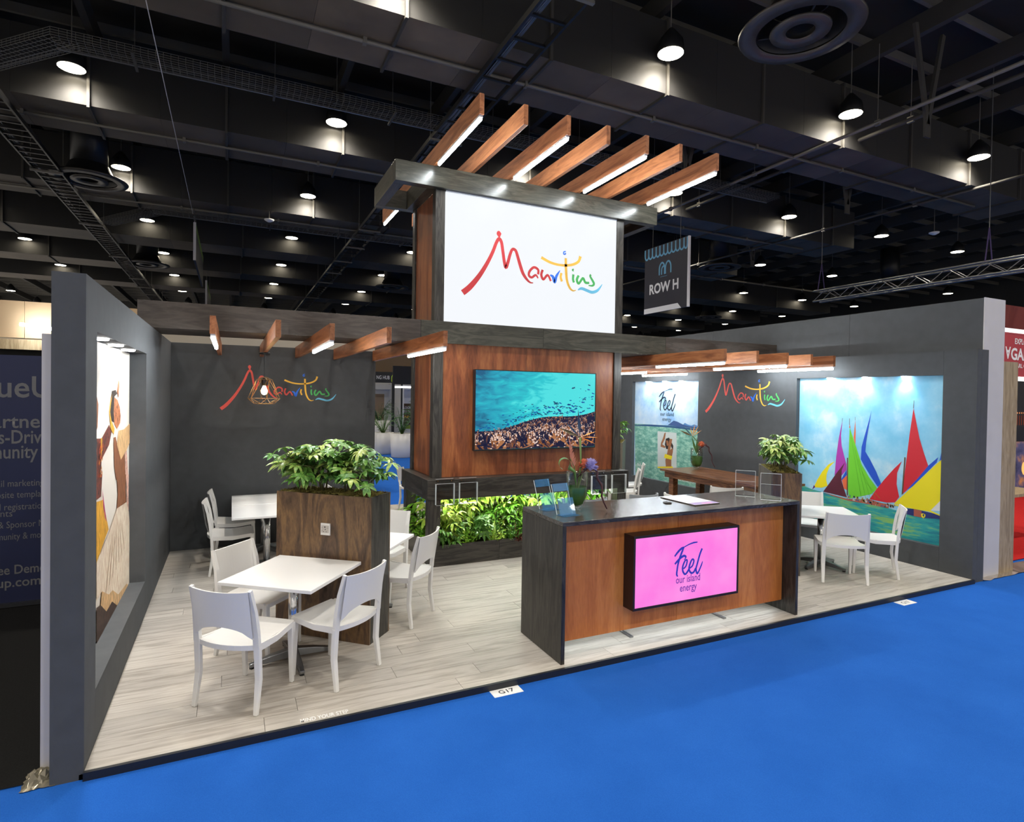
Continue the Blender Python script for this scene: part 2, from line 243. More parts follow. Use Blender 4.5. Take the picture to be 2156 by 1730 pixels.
DANCE=[('bro',[(0.95,1.897),(1.02,1.828),(0.996,1.682),(0.956,1.656)]),('pat',[(0.957,1.611),(1.125,1.599),(1.385,1.679),(1.487,1.623),(1.389,1.536),(1.129,1.458),(1.104,1.327),(0.964,1.346)]),('yel',[(1.096,1.604),(1.149,1.6),(1.142,1.521),(1.106,1.46)]),('blk',[(1.478,1.914),(1.636,1.924),(1.693,1.894),(1.584,1.875),(1.552,1.76),(1.59,1.681),(1.468,1.7),(1.416,1.764),(1.414,1.833)]),('ski',[(1.584,1.869),(1.713,1.848),(1.81,1.792),(1.852,1.723),(1.834,1.669),(1.683,1.631),(1.58,1.675),(1.552,1.766)]),('yel',[(1.496,1.895),(1.413,1.839),(1.376,1.772),(1.436,1.645),(1.557,1.596),(1.592,1.636),(1.468,1.7),(1.406,1.765),(1.447,1.826)]),('bro',[(1.756,2.021),(1.681,1.914),(1.75,1.861),(1.785,1.968)]),('bro',[(1.629,1.575),(1.864,1.381),(2.069,1.43),(2.078,1.194),(1.658,1.251),(1.582,1.358),(1.547,1.574)]),('tan',[(1.758,1.613),(1.999,1.609),(2.381,1.651),(2.387,1.507),(2.135,1.431),(1.864,1.381),(1.686,1.512)]),('pin',[(2.135,1.431),(2.235,1.172),(2.078,1.194),(2.04,1.419)]),('bro',[(1.674,1.289),(2.109,1.234),(2.082,1.129),(2.117,1.005),(1.682,1.031),(1.733,1.133)]),('pin',[(2.109,1.234),(2.239,1.217),(2.25,0.902),(2.137,1.001)]),('pat',[(0.937,1.384),(1.13,1.359),(1.092,1.218),(0.942,1.218)]),('yel',[(0.942,1.206),(1.156,1.186),(1.362,0.943),(1.25,0.914),(0.952,0.811)]),('mag',[(1.133,1.262),(1.278,1.013),(1.233,1.044),(1.161,1.138)]),('cre',[(2.117,1.005),(1.682,1.031),(1.363,0.916),(0.952,0.819),(0.958,0.566),(1.13,0.578),(1.376,0.479),(1.52,0.466),(1.758,0.359),(2.142,0.328),(2.357,0.242),(2.341,0.658),(2.25,0.902)]),('tan',[(1.13,0.578),(1.376,0.479),(1.52,0.466),(1.758,0.359),(2.142,0.328),(2.357,0.242),(1.761,0.266),(1.498,0.39),(1.287,0.389),(1.091,0.497)]),('dbr',[(0.959,0.525),(1.091,0.497),(1.287,0.389),(1.498,0.39),(1.761,0.266),(0.966,0.261)])]
WOMAN=[('pap',[(5.341,1.288),(4.809,1.291),(4.791,0.644),(5.317,0.597)]),('yel',[(5.317,0.612),(4.909,0.668),(4.876,0.637),(5.316,0.585)]),('ski',[(5.102,1.28),(5.121,1.159),(5.197,1.049),(5.106,1.019),(5.116,0.984),(5.245,1.0),(5.231,1.076),(5.177,1.17),(5.142,1.262)]),('blk',[(5.099,1.161),(5.011,1.19),(4.955,1.127),(4.888,1.045),(4.896,0.956),(4.975,1.067),(5.016,0.975),(5.082,0.969),(5.123,1.055)]),('ski',[(5.098,1.131),(5.031,1.129),(5.018,1.049),(5.062,1.027)]),('ski',[(5.047,0.913),(4.908,1.007),(4.895,0.942),(4.935,0.791),(4.931,0.659),(5.084,0.642),(5.099,0.759)]),('ski',[(4.989,1.169),(4.919,1.167),(4.931,1.115),(4.978,0.934),(5.051,0.898),(5.038,0.958),(5.009,1.109)]),('yel',[(5.113,0.877),(4.904,0.853),(4.934,0.784),(5.138,0.8)])]
MOUNT=[('sea',[(6.056,1.394),(5.637,1.403),(5.056,1.413),(4.247,1.41),(4.197,-0.411),(5.993,-0.803)]),('dkb',[(6.046,1.376),(5.527,1.405),(5.055,1.41),(4.254,1.389),(4.253,1.362),(5.105,1.379),(6.046,1.358)]),('blm',[(4.635,1.459),(4.596,1.483),(4.526,1.459),(4.434,1.443),(4.36,1.468),(4.255,1.441),(4.255,1.42),(4.618,1.422)]),('mou',[(5.056,1.418),(4.892,1.51),(4.795,1.495),(4.65,1.453),(4.495,1.429),(4.255,1.42),(4.254,1.399),(4.776,1.402)])]

# ------------------------------------------------------------------ lettering helpers
def smooth_stroke(pts, k=6):
    out = []; n = len(pts)
    for i in range(n - 1):
        p0 = pts[max(i - 1, 0)]; p1 = pts[i]; p2 = pts[i + 1]; p3 = pts[min(i + 2, n - 1)]
        for j in range(k):
            t = j / k
            out.append(tuple(.5 * ((2 * b) + (c - a) * t + (2 * a - 5 * b + 4 * c - d) * t * t + (3 * b - a - 3 * c + d) * t ** 3) for a, b, c, d in zip(p0, p1, p2, p3)))
    out.append(tuple(pts[-1])); return out
def stroke(mb, pts, f, k=6, wide=1.0):
    q = smooth_stroke(pts, k); L = []; Rr = []
    for i, p in enumerate(q):
        a = q[max(i - 1, 0)]; b = q[min(i + 1, len(q) - 1)]; dx, dy = b[0] - a[0], b[1] - a[1]; l = math.hypot(dx, dy) or 1; w = max(p[2], .001) * .5 * wide
        L.append(f(p[0] - dy / l * w, p[1] + dx / l * w)); Rr.append(f(p[0] + dy / l * w, p[1] - dx / l * w))
    n = len(q); return mb.add(L + Rr, [(i, n + i, n + i + 1, i + 1) for i in range(n - 1)])
def text(s, f, x0, x1, y, mat_, parent, name='lettering', h=None, bold=0.0):
    """a line of type laid on a flat face; f maps (x, y) on that face to space; fitted between x0 and x1, base line y"""
    cu = bpy.data.curves.new('t', 'FONT'); cu.body = s; cu.size = 1.0; cu.resolution_u = 3; cu.offset = bold; o = bpy.data.objects.new('t', cu); C.objects.link(o)
    bpy.context.view_layer.update(); dg = bpy.context.evaluated_depsgraph_get(); me = bpy.data.meshes.new_from_object(o.evaluated_get(dg)); bpy.data.objects.remove(o)
    xs = [v.co.x for v in me.vertices]; a, b = min(xs), max(xs); k = (x1 - x0) / (b - a); ky = h / .73 if h else abs(k)
    for v in me.vertices: v.co = f(x0 + (v.co.x - a) * k, y + v.co.y * ky)
    me.materials.clear(); me.materials.append(mat_)
    return obj(name, me, None, parent)
def planeY(y): return lambda a, b: (a, y, b)          # face looking towards -Y
def planeX(x, s=1): return lambda a, b: (x, a, b)     # face across X
def patch(name, pts, f, m, parent): return obj(name, MB().add([f(*p) for p in pts], [tuple(range(len(pts)))]), m, parent)
def logo(parent, f, bright=False):
    k = 1.25 if bright else 1.0
    def c(n, r, g, b): return P(n, (min(1, r * k), min(1, g * k), min(1, b * k)))
    s = '_wall' if bright else ''
    cols = dict(r=c('logo_red' + s, .55, .03, .035) if not bright else c('logo_red_wall', .62, .075, .06), b=c('logo_blue' + s, .02, .15, .72), y=c('logo_yellow' + s, .80, .45, .05), g=c('logo_green' + s, .06, .42, .10), c=c('logo_cyan' + s, .13, .48, .70))
    which = dict(m='r', h='r', a='r', u='r', r='b', i='y', t='y', b='y', d='b', j='g', k='g', v='g', s='g', w='c')
    for key, pts in LOGO.items(): obj('logo_letter', stroke(MB(), pts, f, 6, 1.15 if bright else 1.4), cols[which[key]], parent)

# ------------------------------------------------------------------ the setting: floors
floor = struct('floor', MB().quad((-6, -9, -.04), (45, -9, -.04), (45, 60, -.04), (-6, 60, -.04)), MT['carpet'], 'bright blue exhibition carpet of the aisles')
struct('floor', MB().quad((-14, .065, -.036), (-.2, .065, -.036), (-.2, 30, -.036), (-14, 30, -.036)), MT['carpetk'], 'black floor of the neighbouring stand on the left')
struct('floor', MB().quad((8.57, .30, -.03), (17, .30, -.03), (17, 3.3, -.03), (8.57, 3.3, -.03)), MT['carpetr'], 'red carpet of the neighbouring stand on the right')
stand = struct('floor', MB().box(-.02, 7.96, .0, 6.5, -.04, -.0125), MT['darkgap'], 'raised stand floor of grey oak planks')
PW = .1666; rows = 39
for r in range(rows):
    y0 = r * PW; x = -random.random() * 1.1
    while x < 7.94:
        a, b = max(x, .0), min(x + 1.2, 7.94)
        if b - a > .02: obj('plank', MB().box(a + .0012, b - .0012, y0 + .001, y0 + PW - .001, -.0125, 0), MT['plank'], stand)
        x += 1.2
struct('trim_1', MB().box(-.0, 7.95, -.022, -.0005, -.04, .003), MT['black'], 'black edging strip along the stand front')
st = tag(obj('floor_sticker', MB().box(1.03, 1.31, .012, .014, .0001, .0006), MT['plank']), 'white MIND YOUR STEP lettering on the front edge of the plank floor', 'floor sign')
text('MIND YOUR STEP', lambda a, b: (a, b, .0012), 1.035, 1.31, .018, MT['whitet'], st, h=.042, bold=.015)
for i, (x, y, lab) in enumerate(((2.32, -.012, 'white G17 card lying on the blue carpet before the plank floor corner'), (6.62, -.03, 'white G17 card on the carpet by the right end of the stand'))):
    y -= .05; cd_ = tag(obj('stand_number_card', MB().box(-.105, .105, -.05, .05, 0, .002), MT['whitet'], None, loc=(x, y, -.04)), lab, 'card', 'stand number cards on the carpet')
    text('G17', lambda a, b: (a, b, .0025), -.055, .055, -.022, MT['black'], cd_, h=.046, bold=.012)

# ------------------------------------------------------------------ left wall with lit poster niche
wl = struct('wall_left', MB().box(-.14, -.125, 0, 4.64, -.04, 2.5), MT['wall'], 'dark grey left wall with a lit poster niche')
for y0, y1, z0, z1 in ((0, .27, -.04, 2.5), (.27, 2.29, 2.235, 2.5), (.27, 2.29, -.04, .29), (2.29, 4.64, -.04, 2.5)):
    struct('wall_panel', MB().box(-.125, 0, y0, y1 - .0008, z0, z1), MT['wall'], parent=wl)
for y in (.72, 1.25, 1.78):
    d = obj('downlight', MB().lathe([(.0, .0), (.038, 0), (.045, .004), (.045, .014)], 16, (-.062, y, 2.222)), MT['spotw'], wl)
    lamp('downlight_beam', 'SPOT', (-.055, y, 2.20), 45, (1, .97, .93), d, (0, R(7), 0), spot_size=R(95), spot_blend=.8, shadow_soft_size=.03)
po = tag(obj('poster', MB().box(-.125, -.121, .275, 2.285, .295, 2.23), P('poster_cream', (.80, .74, .66))), 'tall lit poster of dancers with raised arms in the left wall niche', 'poster')
PC = dict(bro=(.25, .09, .035), pat=(.16, .035, .02), yel=(.72, .36, .03), blk=(.02, .012, .01), ski=(.42, .15, .06), tan=(.68, .42, .20), pin=(.72, .42, .32), cre=(.80, .66, .52), dbr=(.06, .03, .02), mag=(.45, .05, .16))
PD = dict(pat=(.02, .012, .015), cre=(.62, .42, .27), ski=(.12, .035, .015))
for i, (c, p) in enumerate(DANCE): patch('printed_patch', p, planeX(-.1205 + i * .0004), PT('print_' + c, PC[c], PD.get(c, tuple(q * .45 for q in PC[c])), (1, 6, 1.1) if c in ('cre', 'yel', 'tan', 'bro') else (1, 1, 1), 9.0 if c in ('cre', 'yel', 'tan', 'bro') else 26.0), po)
for i in range(7):   # pleats of the printed skirt
    a = 1.02 + i * .13; patch('printed_pleat', [(1.50 + i * .055, .93), (1.505 + i * .055, .93), (a + .25, .52 + .02 * i), (a + .225, .52 + .02 * i)], planeX(-.1125), P('print_tan2', (.62, .47, .34)), po)
for i in range(26):
    a = .97 + random.random() * .13; b = 1.34 + random.random() * .24; patch('printed_spot', [(a, b), (a + .03, b + .004), (a + .025, b + .03)], planeX(-.1122), P('print_red' if i % 2 else 'print_org', (.55, .06, .02) if i % 2 else (.6, .22, .03)), po)
# white partition of the neighbour behind the left wall
struct('wall_neighbour', MB().box(-.20, -.145, .10, 4.6, -.04, 2.2), MT['wallw'], 'white edge of the neighbouring partition behind the left wall')
struct('wall_back', MB().box(0, 2.43, 4.5, 4.62, -.04, 2.5), MT['wall'], 'dark grey back wall with the coloured logo')
lg = tag(obj('wall_logo', MB().box(.53, 1.9, 4.498, 4.4995, 1.70, 1.705), MT['wall']), 'multicoloured Mauritius lettering on the dark back wall', 'logo')
logo(lg, lambda a, b: (.526 + a * 1.386, 4.497, 1.711 + b * 1.386), True)

# ------------------------------------------------------------------ right wall with two poster niches
wr = struct('wall_right', MB().box(8.02, 8.15, 0, 6.5, -.04, 2.505), MT['wall'], 'slate grey right wall with two lit poster niches')
for y0, y1, z0, z1 in ((0, .339, -.04, 2.505), (.339, 2.247, 2.232, 2.505), (.339, 2.247, -.04, .275), (2.247, 4.205, -.04, 2.505), (4.205, 6.05, 2.242, 2.505), (4.205, 6.05, -.04, .36), (6.05, 6.5, -.04, 2.505)):
    struct('wall_panel', MB().box(7.937, 8.02, y0 + .0008, y1 - .0008, z0, z1), MT['wall'], parent=wr)
for (ys, zt) in (((1.76, 1.27, .78), 2.215), ((5.62, 5.13, 4.68), 2.225)):
    for y in ys:
        d = obj('downlight', MB().lathe([(.0, .0), (.03, 0), (.036, .004), (.036, .016)], 16, (7.968, y, zt)), MT['spot'], wr)
        lamp('downlight_beam', 'SPOT', (7.962, y, zt - .02), 17, (.62, .82, 1), d, (0, R(-8), 0), spot_size=R(100), spot_blend=.9, shadow_soft_size=.03)
up = struct('wall_partition', MB().box(8.156, 8.565, .06, 7.2, -.04, 3.085), MT['wall'], 'tall grey partition behind the right wall')
for y0, y1 in ((.06, 1.62), (1.62, 4.1), (4.1, 7.2)): struct('wall_panel', MB().box(8.15, 8.156, y0 + .002, y1 - .002, 2.4, 3.085), MT['wall'], parent=up)
struct('wall_end_panel', MB().box(8.15, 8.57, .05, .0598, -.04, 3.09), MT['wallw'], parent=up)
# sails poster
def skymat(name, cols, cloud):
    t = NT(name); v = t.coord((1, 1, 1), False); n = t.n('TexNoise', Scale=2.2, Detail=6.0, Roughness=.6); t.l(v, n.inputs['Vector'])
    t.l(t.ramp(n.outputs[0], [(.35, cols[0]), (.52, cols[1]), (.70, cloud)]), t.b.inputs['Base Color']); t.b.inputs['Roughness'].default_value = .6; return t.m
def seamat(name, cols, sc_=(1, 1.2, 9)):
    t = NT(name); v = t.coord(sc_, False); n = t.n('TexNoise', Scale=2.6, Detail=6.0, Roughness=.6); t.l(v, n.inputs['Vector'])
    t.l(t.ramp(n.outputs[0], [(.34, cols[0]), (.5, cols[1]), (.64, cols[2])]), t.b.inputs['Base Color']); t.b.inputs['Roughness'].default_value = .6; return t.m
po = tag(obj('poster', MB().box(8.004, 8.015, .335, 2.252, .27, 2.237), skymat('poster_sky', ((.20, .55, .78), (.30, .63, .83), (.60, .78, .88)), (.60, .78, .88))), 'large poster of bright coloured sails on turquoise water', 'poster')
SC = dict(yel=(.85, .72, .01), pur=(.10, .015, .16), mag=(.40, .04, .38), blu=(.01, .08, .55), ora=(.75, .14, .05), mar=(.10, .012, .03), gre=(.16, .60, .03), red=(.62, .015, .03), whi=(.75, .75, .75), hul=(.42, .11, .07), nav=(.02, .03, .16), mas=(.12, .06, .03))
sea = [(.339, .27)] + [(2.247, .27), (2.247, .73)] + SEA1[1:] + [(.339, .588)]
patch('printed_sea', sea, planeX(8.0035), seamat('poster_sea', ((.01, .22, .30), (.03, .38, .36), (.26, .52, .12))), po)
for i, (c, p) in enumerate(SAILS): patch('printed_boat' if c in ('hul', 'nav', 'mas') else 'printed_sail', [(min(max(a, .34), 2.246), b) for a, b in p], planeX(8.0028 - i * .00012), P('sail_' + c, SC[c]), po)
for i in range(70):
    a = 1.50 - random.random() * .62; b = .60 + .045 * random.random() + (.02 if a > 1.2 else 0); s = .006 + random.random() * .012
    patch('printed_crew', [(a, b), (a - s, b), (a - s, b + s * 1.4), (a, b + s * 1.6)], planeX(7.9990), P('crew%d' % (i % 5), [(.6, .6, .6), (.1, .06, .04), (.35, .16, .08), (.05, .12, .4), (.5, .35, .1)][i % 5]), po)
for i in range(5):   # seams of the green sail
    patch('printed_seam', [(1.46 - i * .05, 1.45 - i * .14), (1.457 - i * .05, 1.45 - i * .14), (1.30 - i * .06, .66 + i * .012), (1.304 - i * .06, .66 + i * .012)], planeX(7.9989), P('sail_seam', (.09, .38, .02)), po)
# island poster
po = tag(obj('poster', MB().box(8.004, 8.015, 4.2, 6.055, .355, 2.247), skymat('poster_sky_pale', ((.28, .50, .80), (.50, .68, .86), (.72, .80, .88)), (.72, .80, .88))), 'seaside poster reading Feel our island energy above green water', 'poster')
MC = dict(sea=None, dkb=(.02, .08, .20), blm=(.10, .26, .55), mou=(.05, .10, .26))
for i, (c, p) in enumerate(MOUNT):
    p = [(min(max(a, 4.206), 6.05), max(b, .362)) for a, b in p]
    patch('printed_sea' if c == 'sea' else 'printed_mountain', p, planeX(8.0035 - i * .0003), seamat('poster_lagoon', ((.10, .30, .24), (.20, .47, .38), (.42, .66, .54)), (1, 3, 7)) if c == 'sea' else P('mt_' + c, MC[c]), po)
WC = dict(pap=(.62, .66, .64), yel=(.85, .68, .02), ski=(.34, .14, .06), blk=(.015, .012, .012))
for i, (c, p) in enumerate(WOMAN): patch('printed_photo' if c == 'pap' else 'printed_figure', p, planeX(8.0020 - i * .0003), P('wo_' + c, WC[c]), po)
fx = lambda a, b: (7.9985, a, b)
for s in FEEL: obj('lettering', stroke(MB(), s, lambda a, b: (7.9985, 5.312 - a * .464, 1.69 + b * .464), 6, 1.25), P('ink', (.015, .025, .045)), po)
text('our island', fx, 5.265, 4.89, 1.590, P('ink', (.015, .025, .045)), po, h=.072)
text('energy', fx, 5.20, 4.955, 1.495, P('ink', (.015, .025, .045)), po, h=.072)
text('mauritius.com', fx, 4.86, 4.26, .43, MT['whitet'], po, h=.05, bold=.01)
for k in range(7): obj('lettering', stroke(MB(), [(5.93 - k * .035, .55 + .03 * math.sin(k * 2.1), .008), (5.915 - k * .035, .60 + .02 * math.cos(k * 3), .010), (5.89 - k * .035, .56, .008)], fx, 3), MT['whitet'], po)
lg = tag(obj('wall_logo', MB().box(7.9355, 7.9365, 2.5, 4.0, 1.70, 1.705), MT['wall']), 'multicoloured Mauritius lettering on the right wall between posters', 'logo')
logo(lg, lambda a, b: (7.9345, 4.031 - a * 1.594, 1.705 + b * 1.594), True)

# ------------------------------------------------------------------ display tower
def tower():
    t = thing('display_tower', 'tall dark timber display tower with a white illuminated sign', 'display tower', (2.6, 2.65, 0))
    O = Vector((2.6, 2.65, 0))
    def part(name, m, *boxes, parent=None, bevel=.003):
        mb = MB()
        for b in boxes: mb.box(b[0] - O.x, b[1] - O.x, b[2] - O.y, b[3] - O.y, b[4], b[5])
        return obj(name, mb, m, parent or t, bevel=bevel)
    cy1 = 3.73
    for x0, x1 in ((2.711, 2.825), (5.18, 5.294)):
        for y0, y1 in ((2.807, 2.917), (3.63, 3.73)):
            part('column', MT['darkz'], (x0, x1, y0, y1, .976, 4.242))
    for y, m in ((2.83, 'redz'), (3.70, 'redz')):
        for x0, x1 in ((2.825, 3.90), (3.902, 5.18)): part('wall_panel', MT[m], (x0, x1, y, y + .02, .976, 2.51))
    for x in (2.735, 5.25): part('side_panel', MT['redz'], (x, x + .02, 2.917, 3.63, .976, 4.242))
    part('sign_back', MT['darkz'], (2.825, 5.18, 3.0, 3.02, 2.756, 4.242))
    # shelf ring
    part('shelf_beam', MT['darkx'], (2.611, 5.327, 2.6545, 2.86, .752, .976)); part('shelf_beam', MT['darkx'], (2.611, 5.327, 3.56, 3.7534, .752, .976))
    for x0, x1 in ((2.611, 2.86), (5.08, 5.327)): part('shelf_beam', MT['darky'], (x0, x1, 2.8605, 3.5595, .752, .976))
    for x0, x1 in ((2.63, 2.77), (5.16, 5.30)):
        for y0, y1 in ((2.668, 2.78), (3.60, 3.71)): part('post', MT['darkz'], (x0, x1, y0, y1, .235, .752))
    # trough boards
    for x0, x1 in ((2.6565, 3.50), (3.502, 4.40), (4.402, 5.29)): part('trough_board', MT['darkx'], (x0, x1, 2.6745, 2.70, 0, .235))
    part('trough_board', MT['darkx'], (2.6565, 5.29, 3.70, 3.725, 0, .235))
    for x0 in (2.6565, 5.265): part('trough_board', MT['darky'], (x0, x0 + .025, 2.7005, 3.6995, 0, .235))
    part('soil', MT['moss'], (2.69, 5.26, 2.71, 3.69, .02, .17), bevel=0)
    for y in (2.90, 3.40): part('light_strip', emit('grow_light%d' % int(y * 100), (.93, 1.0, .80), 60.0), (2.9, 5.04, y, y + .025, .735, .75), bevel=0)
    # illuminated sign
    s = part('illuminated_sign', MT['lb'], (2.829, 5.176, 2.807, 2.86, 2.757, 4.225))
    f = lambda a, b: (3.036 + a * 1.934 - O.x, 2.8045 - O.y, 3.107 + b * 1.934)
    logo(s, f)
    part('sign_edge', MT['edge'], (2.829, 5.176, 2.80, 2.86, 4.226, 4.241), bevel=0)
    # crown
    part('crown_beam', MT['olive'], (2.236, 5.793, 2.75, 2.86, 4.242, 4.471)); part('crown_beam', MT['olive'], (2.236, 5.793, 3.70, 3.804, 4.242, 4.471))
    for x0 in (2.236, 2.62, 5.31, 5.683): part('crown_beam', MT['olivey'], (x0, x0 + .11, 2.8605, 3.6995, 4.242, 4.471))
    for i, x in enumerate((2.66, 3.108, 3.575, 4.04, 4.525, 4.975, 5.50)):
        r = part('rafter', MT['redy'], (x, x + .046, 1.40, 5.20, 4.4712, 4.66))
        if i % 2 == 0:
            for y0, y1 in ((1.42, 2.62), (3.97, 5.17)):
                b = part('light_batten', MT['whitet'], (x + .006, x + .040, y0, y1, 4.452, 4.471), parent=r, bevel=0)
                obj('light_tube', MB().cyl((x + .023 - O.x, y0 + .01 - O.y, 4.438), (x + .023 - O.x, y1 - .01 - O.y, 4.438), .016, n=10), MT['tube'], r)
    return t
tower()

# ------------------------------------------------------------------ pergola bulkhead with lower rafters
def bulkhead():
    t = thing('pergola_bulkhead', 'long dark boxed beam crossing the stand with rafters and light battens', 'beam', (0, 2.78, 2.507))
    def part(name, m, b, parent=None, bevel=.002): return obj(name, MB().box(b[0], b[1], b[2] - 2.78, b[3] - 2.78, b[4] - 2.507, b[5] - 2.507), m, parent or t, bevel=bevel)
    for x0, x1, m in ((-.13, 2.55, 'brownb'), (2.552, 4.1, 'olive'), (4.102, 6.0, 'olive'), (6.002, 8.148, 'brownb')): part('front_board', MT[m], (x0, x1, 2.78, 2.80, 2.507, 2.756))
    for x0, x1 in ((-.13, 2.70), (5.31, 8.148)):
        part('underside_board', MT['brownb'], (x0, x1, 2.801, 3.48, 2.507, 2.525)); part('back_board', MT['brownb'], (x0, x1, 3.48, 3.50, 2.507, 2.756))
    for x, y1, lit in ((.50, 4.49, 1), (.97, 4.49, 0), (1.39, 4.49, 1), (1.87, 4.49, 0), (2.385, 4.49, 1), (5.80, 5.6, 1), (6.32, 5.6, 0), (6.83, 5.6, 1), (7.27, 5.6, 0), (7.70, 5.6, 1)):
        r = part('rafter', MT['redy'], (x, x + .042, 1.52, y1, 2.366, 2.5068))
        if lit:
            for y0 in ((1.53,) if x < 5 else (1.53, 4.25)):
                part('light_batten', MT['whitet'], (x + .005, x + .037, y0, y0 + 1.22, 2.350, 2.366), r, 0)
                obj('light_tube', MB().cyl((x + .021, y0 + .01 - 2.78, 2.338 - 2.507), (x + .021, y0 + 1.21 - 2.78, 2.338 - 2.507), .0145, n=10), MT['tube'], r)
    return t
bulkhead()

# ------------------------------------------------------------------ television
tv = thing('television', 'wide wall television showing a coral reef and a shoal of fish', 'television', (3.195, 2.745, 1.276))
TW, TH = 1.665, .949
obj('frame', MB().box(0, TW, .012, .07, 0, TH), MT['mdark'], tv, bevel=.004)
for b in ((0, TW, 0, .012, 0, .016), (0, TW, 0, .012, TH - .009, TH), (0, .009, 0, .012, .0161, TH - .0091), (TW - .009, TW, 0, .012, .0161, TH - .0091)): obj('bezel', MB().box(*b), MT['mdark'], tv)
def tvmat():
    t = NT('tv_water'); tc = t.n('TexCoord'); sp = t.n('SeparateXYZ'); t.l(tc.outputs['Object'], sp.inputs[0])
    n = t.n('TexNoise', Scale=4.0, Detail=6.0, Distortion=.8); mp = t.n('Mapping'); mp.inputs['Scale'].default_value = (1.2, 1, 3.5); t.l(tc.outputs['Object'], mp.inputs[0]); t.l(mp.outputs[0], n.inputs['Vector'])
    a = t.n('Math', operation='MULTIPLY_ADD'); a.inputs[1].default_value = .55; t.l(sp.outputs['X'], a.inputs[0]); t.l(n.outputs[0], a.inputs[2])
    b = t.n('Math', operation='SUBTRACT'); t.l(a.outputs[0], b.inputs[0]); m = t.n('Math', operation='ABSOLUTE'); q = t.n('Math', operation='SUBTRACT'); q.inputs[1].default_value = .62; t.l(sp.outputs['Z'], q.inputs[0]); t.l(q.outputs[0], m.inputs[0])
    h = t.n('Math', operation='MULTIPLY'); h.inputs[1].default_value = .5; t.l(m.outputs[0], h.inputs[0]); t.l(h.outputs[0], b.inputs[1])
    col = t.ramp(b.outputs[0], [(.25, (.0, .10, .22)), (.55, (.005, .33, .48)), (.85, (.01, .55, .62)), (1.0, (.06, .72, .74))])
    t.l(col, t.b.inputs['Emission Color']); t.b.inputs['Emission Strength'].default_value = 1.0; t.b.inputs['Base Color'].default_value = (0, 0, 0, 1); t.b.inputs['Roughness'].default_value = .25; return t.m
scr = obj('screen', MB().quad((.009, .008, .016), (TW - .009, .008, .016), (TW - .009, .008, TH - .009), (.009, .008, TH - .009)), tvmat(), tv)
ctop = lambda u: .25 + .26 * u - .03 * math.sin(u * 9)
mb = MB(); n = 40
mb.add([(.01 + (TW - .02) * i / n, .0075, .017) for i in range(n + 1)] + [(.01 + (TW - .02) * i / n, .0075, (ctop(i / n) - .01) * TH) for i in range(n + 1)], [(i, i + 1, n + 2 + i, n + 1 + i) for i in range(n)])
obj('reef_shade', mb, emit('reef_dark', (.012, .012, .045)), scr)
CM = [emit('coral%d' % i, c) for i, c in enumerate([(.55, .30, .20), (.24, .085, .03), (.42, .17, .07), (.85, .66, .58), (.13, .05, .04), (.62, .42, .36), (.012, .012, .04)])]
rng = random.Random(3); mb = MB(); items = []
for i in range(1150):
    u = rng.random(); v = rng.random() ** .8; items.append((v, u))
items.sort(reverse=True)
for v, u in items:
    top = ctop(u); zz = -.03 + v * (top + .01); size = (.018 + .105 * (1 - v) ** 1.4) * (.7 + .6 * rng.random()); y = .0073 - (1 - v) * .004
    a = R(90 + rng.uniform(-65, 65)); mb.mat(rng.choice((1, 1, 2, 2, 4, 6, 6, 6, 6)))
    x0, z0 = .012 + u * (TW - .024), zz * TH; wd = size * .135
    def seg(x, z, ang, l, w, tip):
        dx, dz = math.cos(ang), math.sin(ang); x1 = min(max(x + dx * l, .011), TW - .011); z1 = min(max(z + dz * l, .018), TH * .7)
        mb.add([(x - dz * w, y, max(z + dx * w, .017)), (x + dz * w, y, max(z - dx * w, .017)), (x1 + dz * w * .6, y, z1 - dx * w * .6), (x1 - dz * w * .6, y, z1 + dx * w * .6)], [(0, 1, 2, 3)])
        if tip and mb.k != 6:
            k = mb.k; mb.mat(3 if rng.random() < .7 else 5); xm, zm = x + (x1 - x) * .72, z + (z1 - z) * .72
            mb.add([(xm - dz * w * .72, y - .0002, zm + dx * w * .72), (xm + dz * w * .5, y - .0002, zm - dx * w * .5), (x1 + dz * w * .4, y - .0002, z1 - dx * w * .4), (x1 - dz * w * .55, y - .0002, z1 + dx * w * .55)], [(0, 1, 2, 3)]); mb.mat(k)
        return x1, z1
    xe, ze = seg(x0, z0, a, size, wd, False)
    for s_ in (-.75, .1, .7): seg(xe, ze, a + s_ * rng.uniform(.5, 1.3), size * rng.uniform(.45, .75), wd * .75, True)
tag(obj('coral_picture', mb, CM, scr), None, None, kind='stuff')
fm = [emit('fish_blue', (.005, .10, .38)), emit('fish_dark', (.01, .06, .16))]
mb = MB()
for i in range(170):
    u = rng.random() ** .7; v = ctop(u) + .02 + abs(rng.gauss(0, .11)) * (.25 + u); 
    if v > .93: continue
    s_ = .008 + .014 * rng.random() * (1.3 if u > .6 else .8); a = rng.uniform(-.5, .3); ca, sa = math.cos(a), math.sin(a); mb.mat(i % 2)
    x0, z0 = .02 + u * (TW - .06), v * TH
    mb.add([(x0 + (px * ca - pz * sa) * s_, .0062, z0 + (px * sa + pz * ca) * s_) for px, pz in ((-1, 0), (-.2, .42), (.6, .22), (1.1, .45), (1.1, -.45), (.6, -.22), (-.2, -.42))], [(0, 6, 5, 2, 1), (2, 5, 4, 3)])
tag(obj('fish_picture', mb, fm, scr), None, None, kind='stuff')

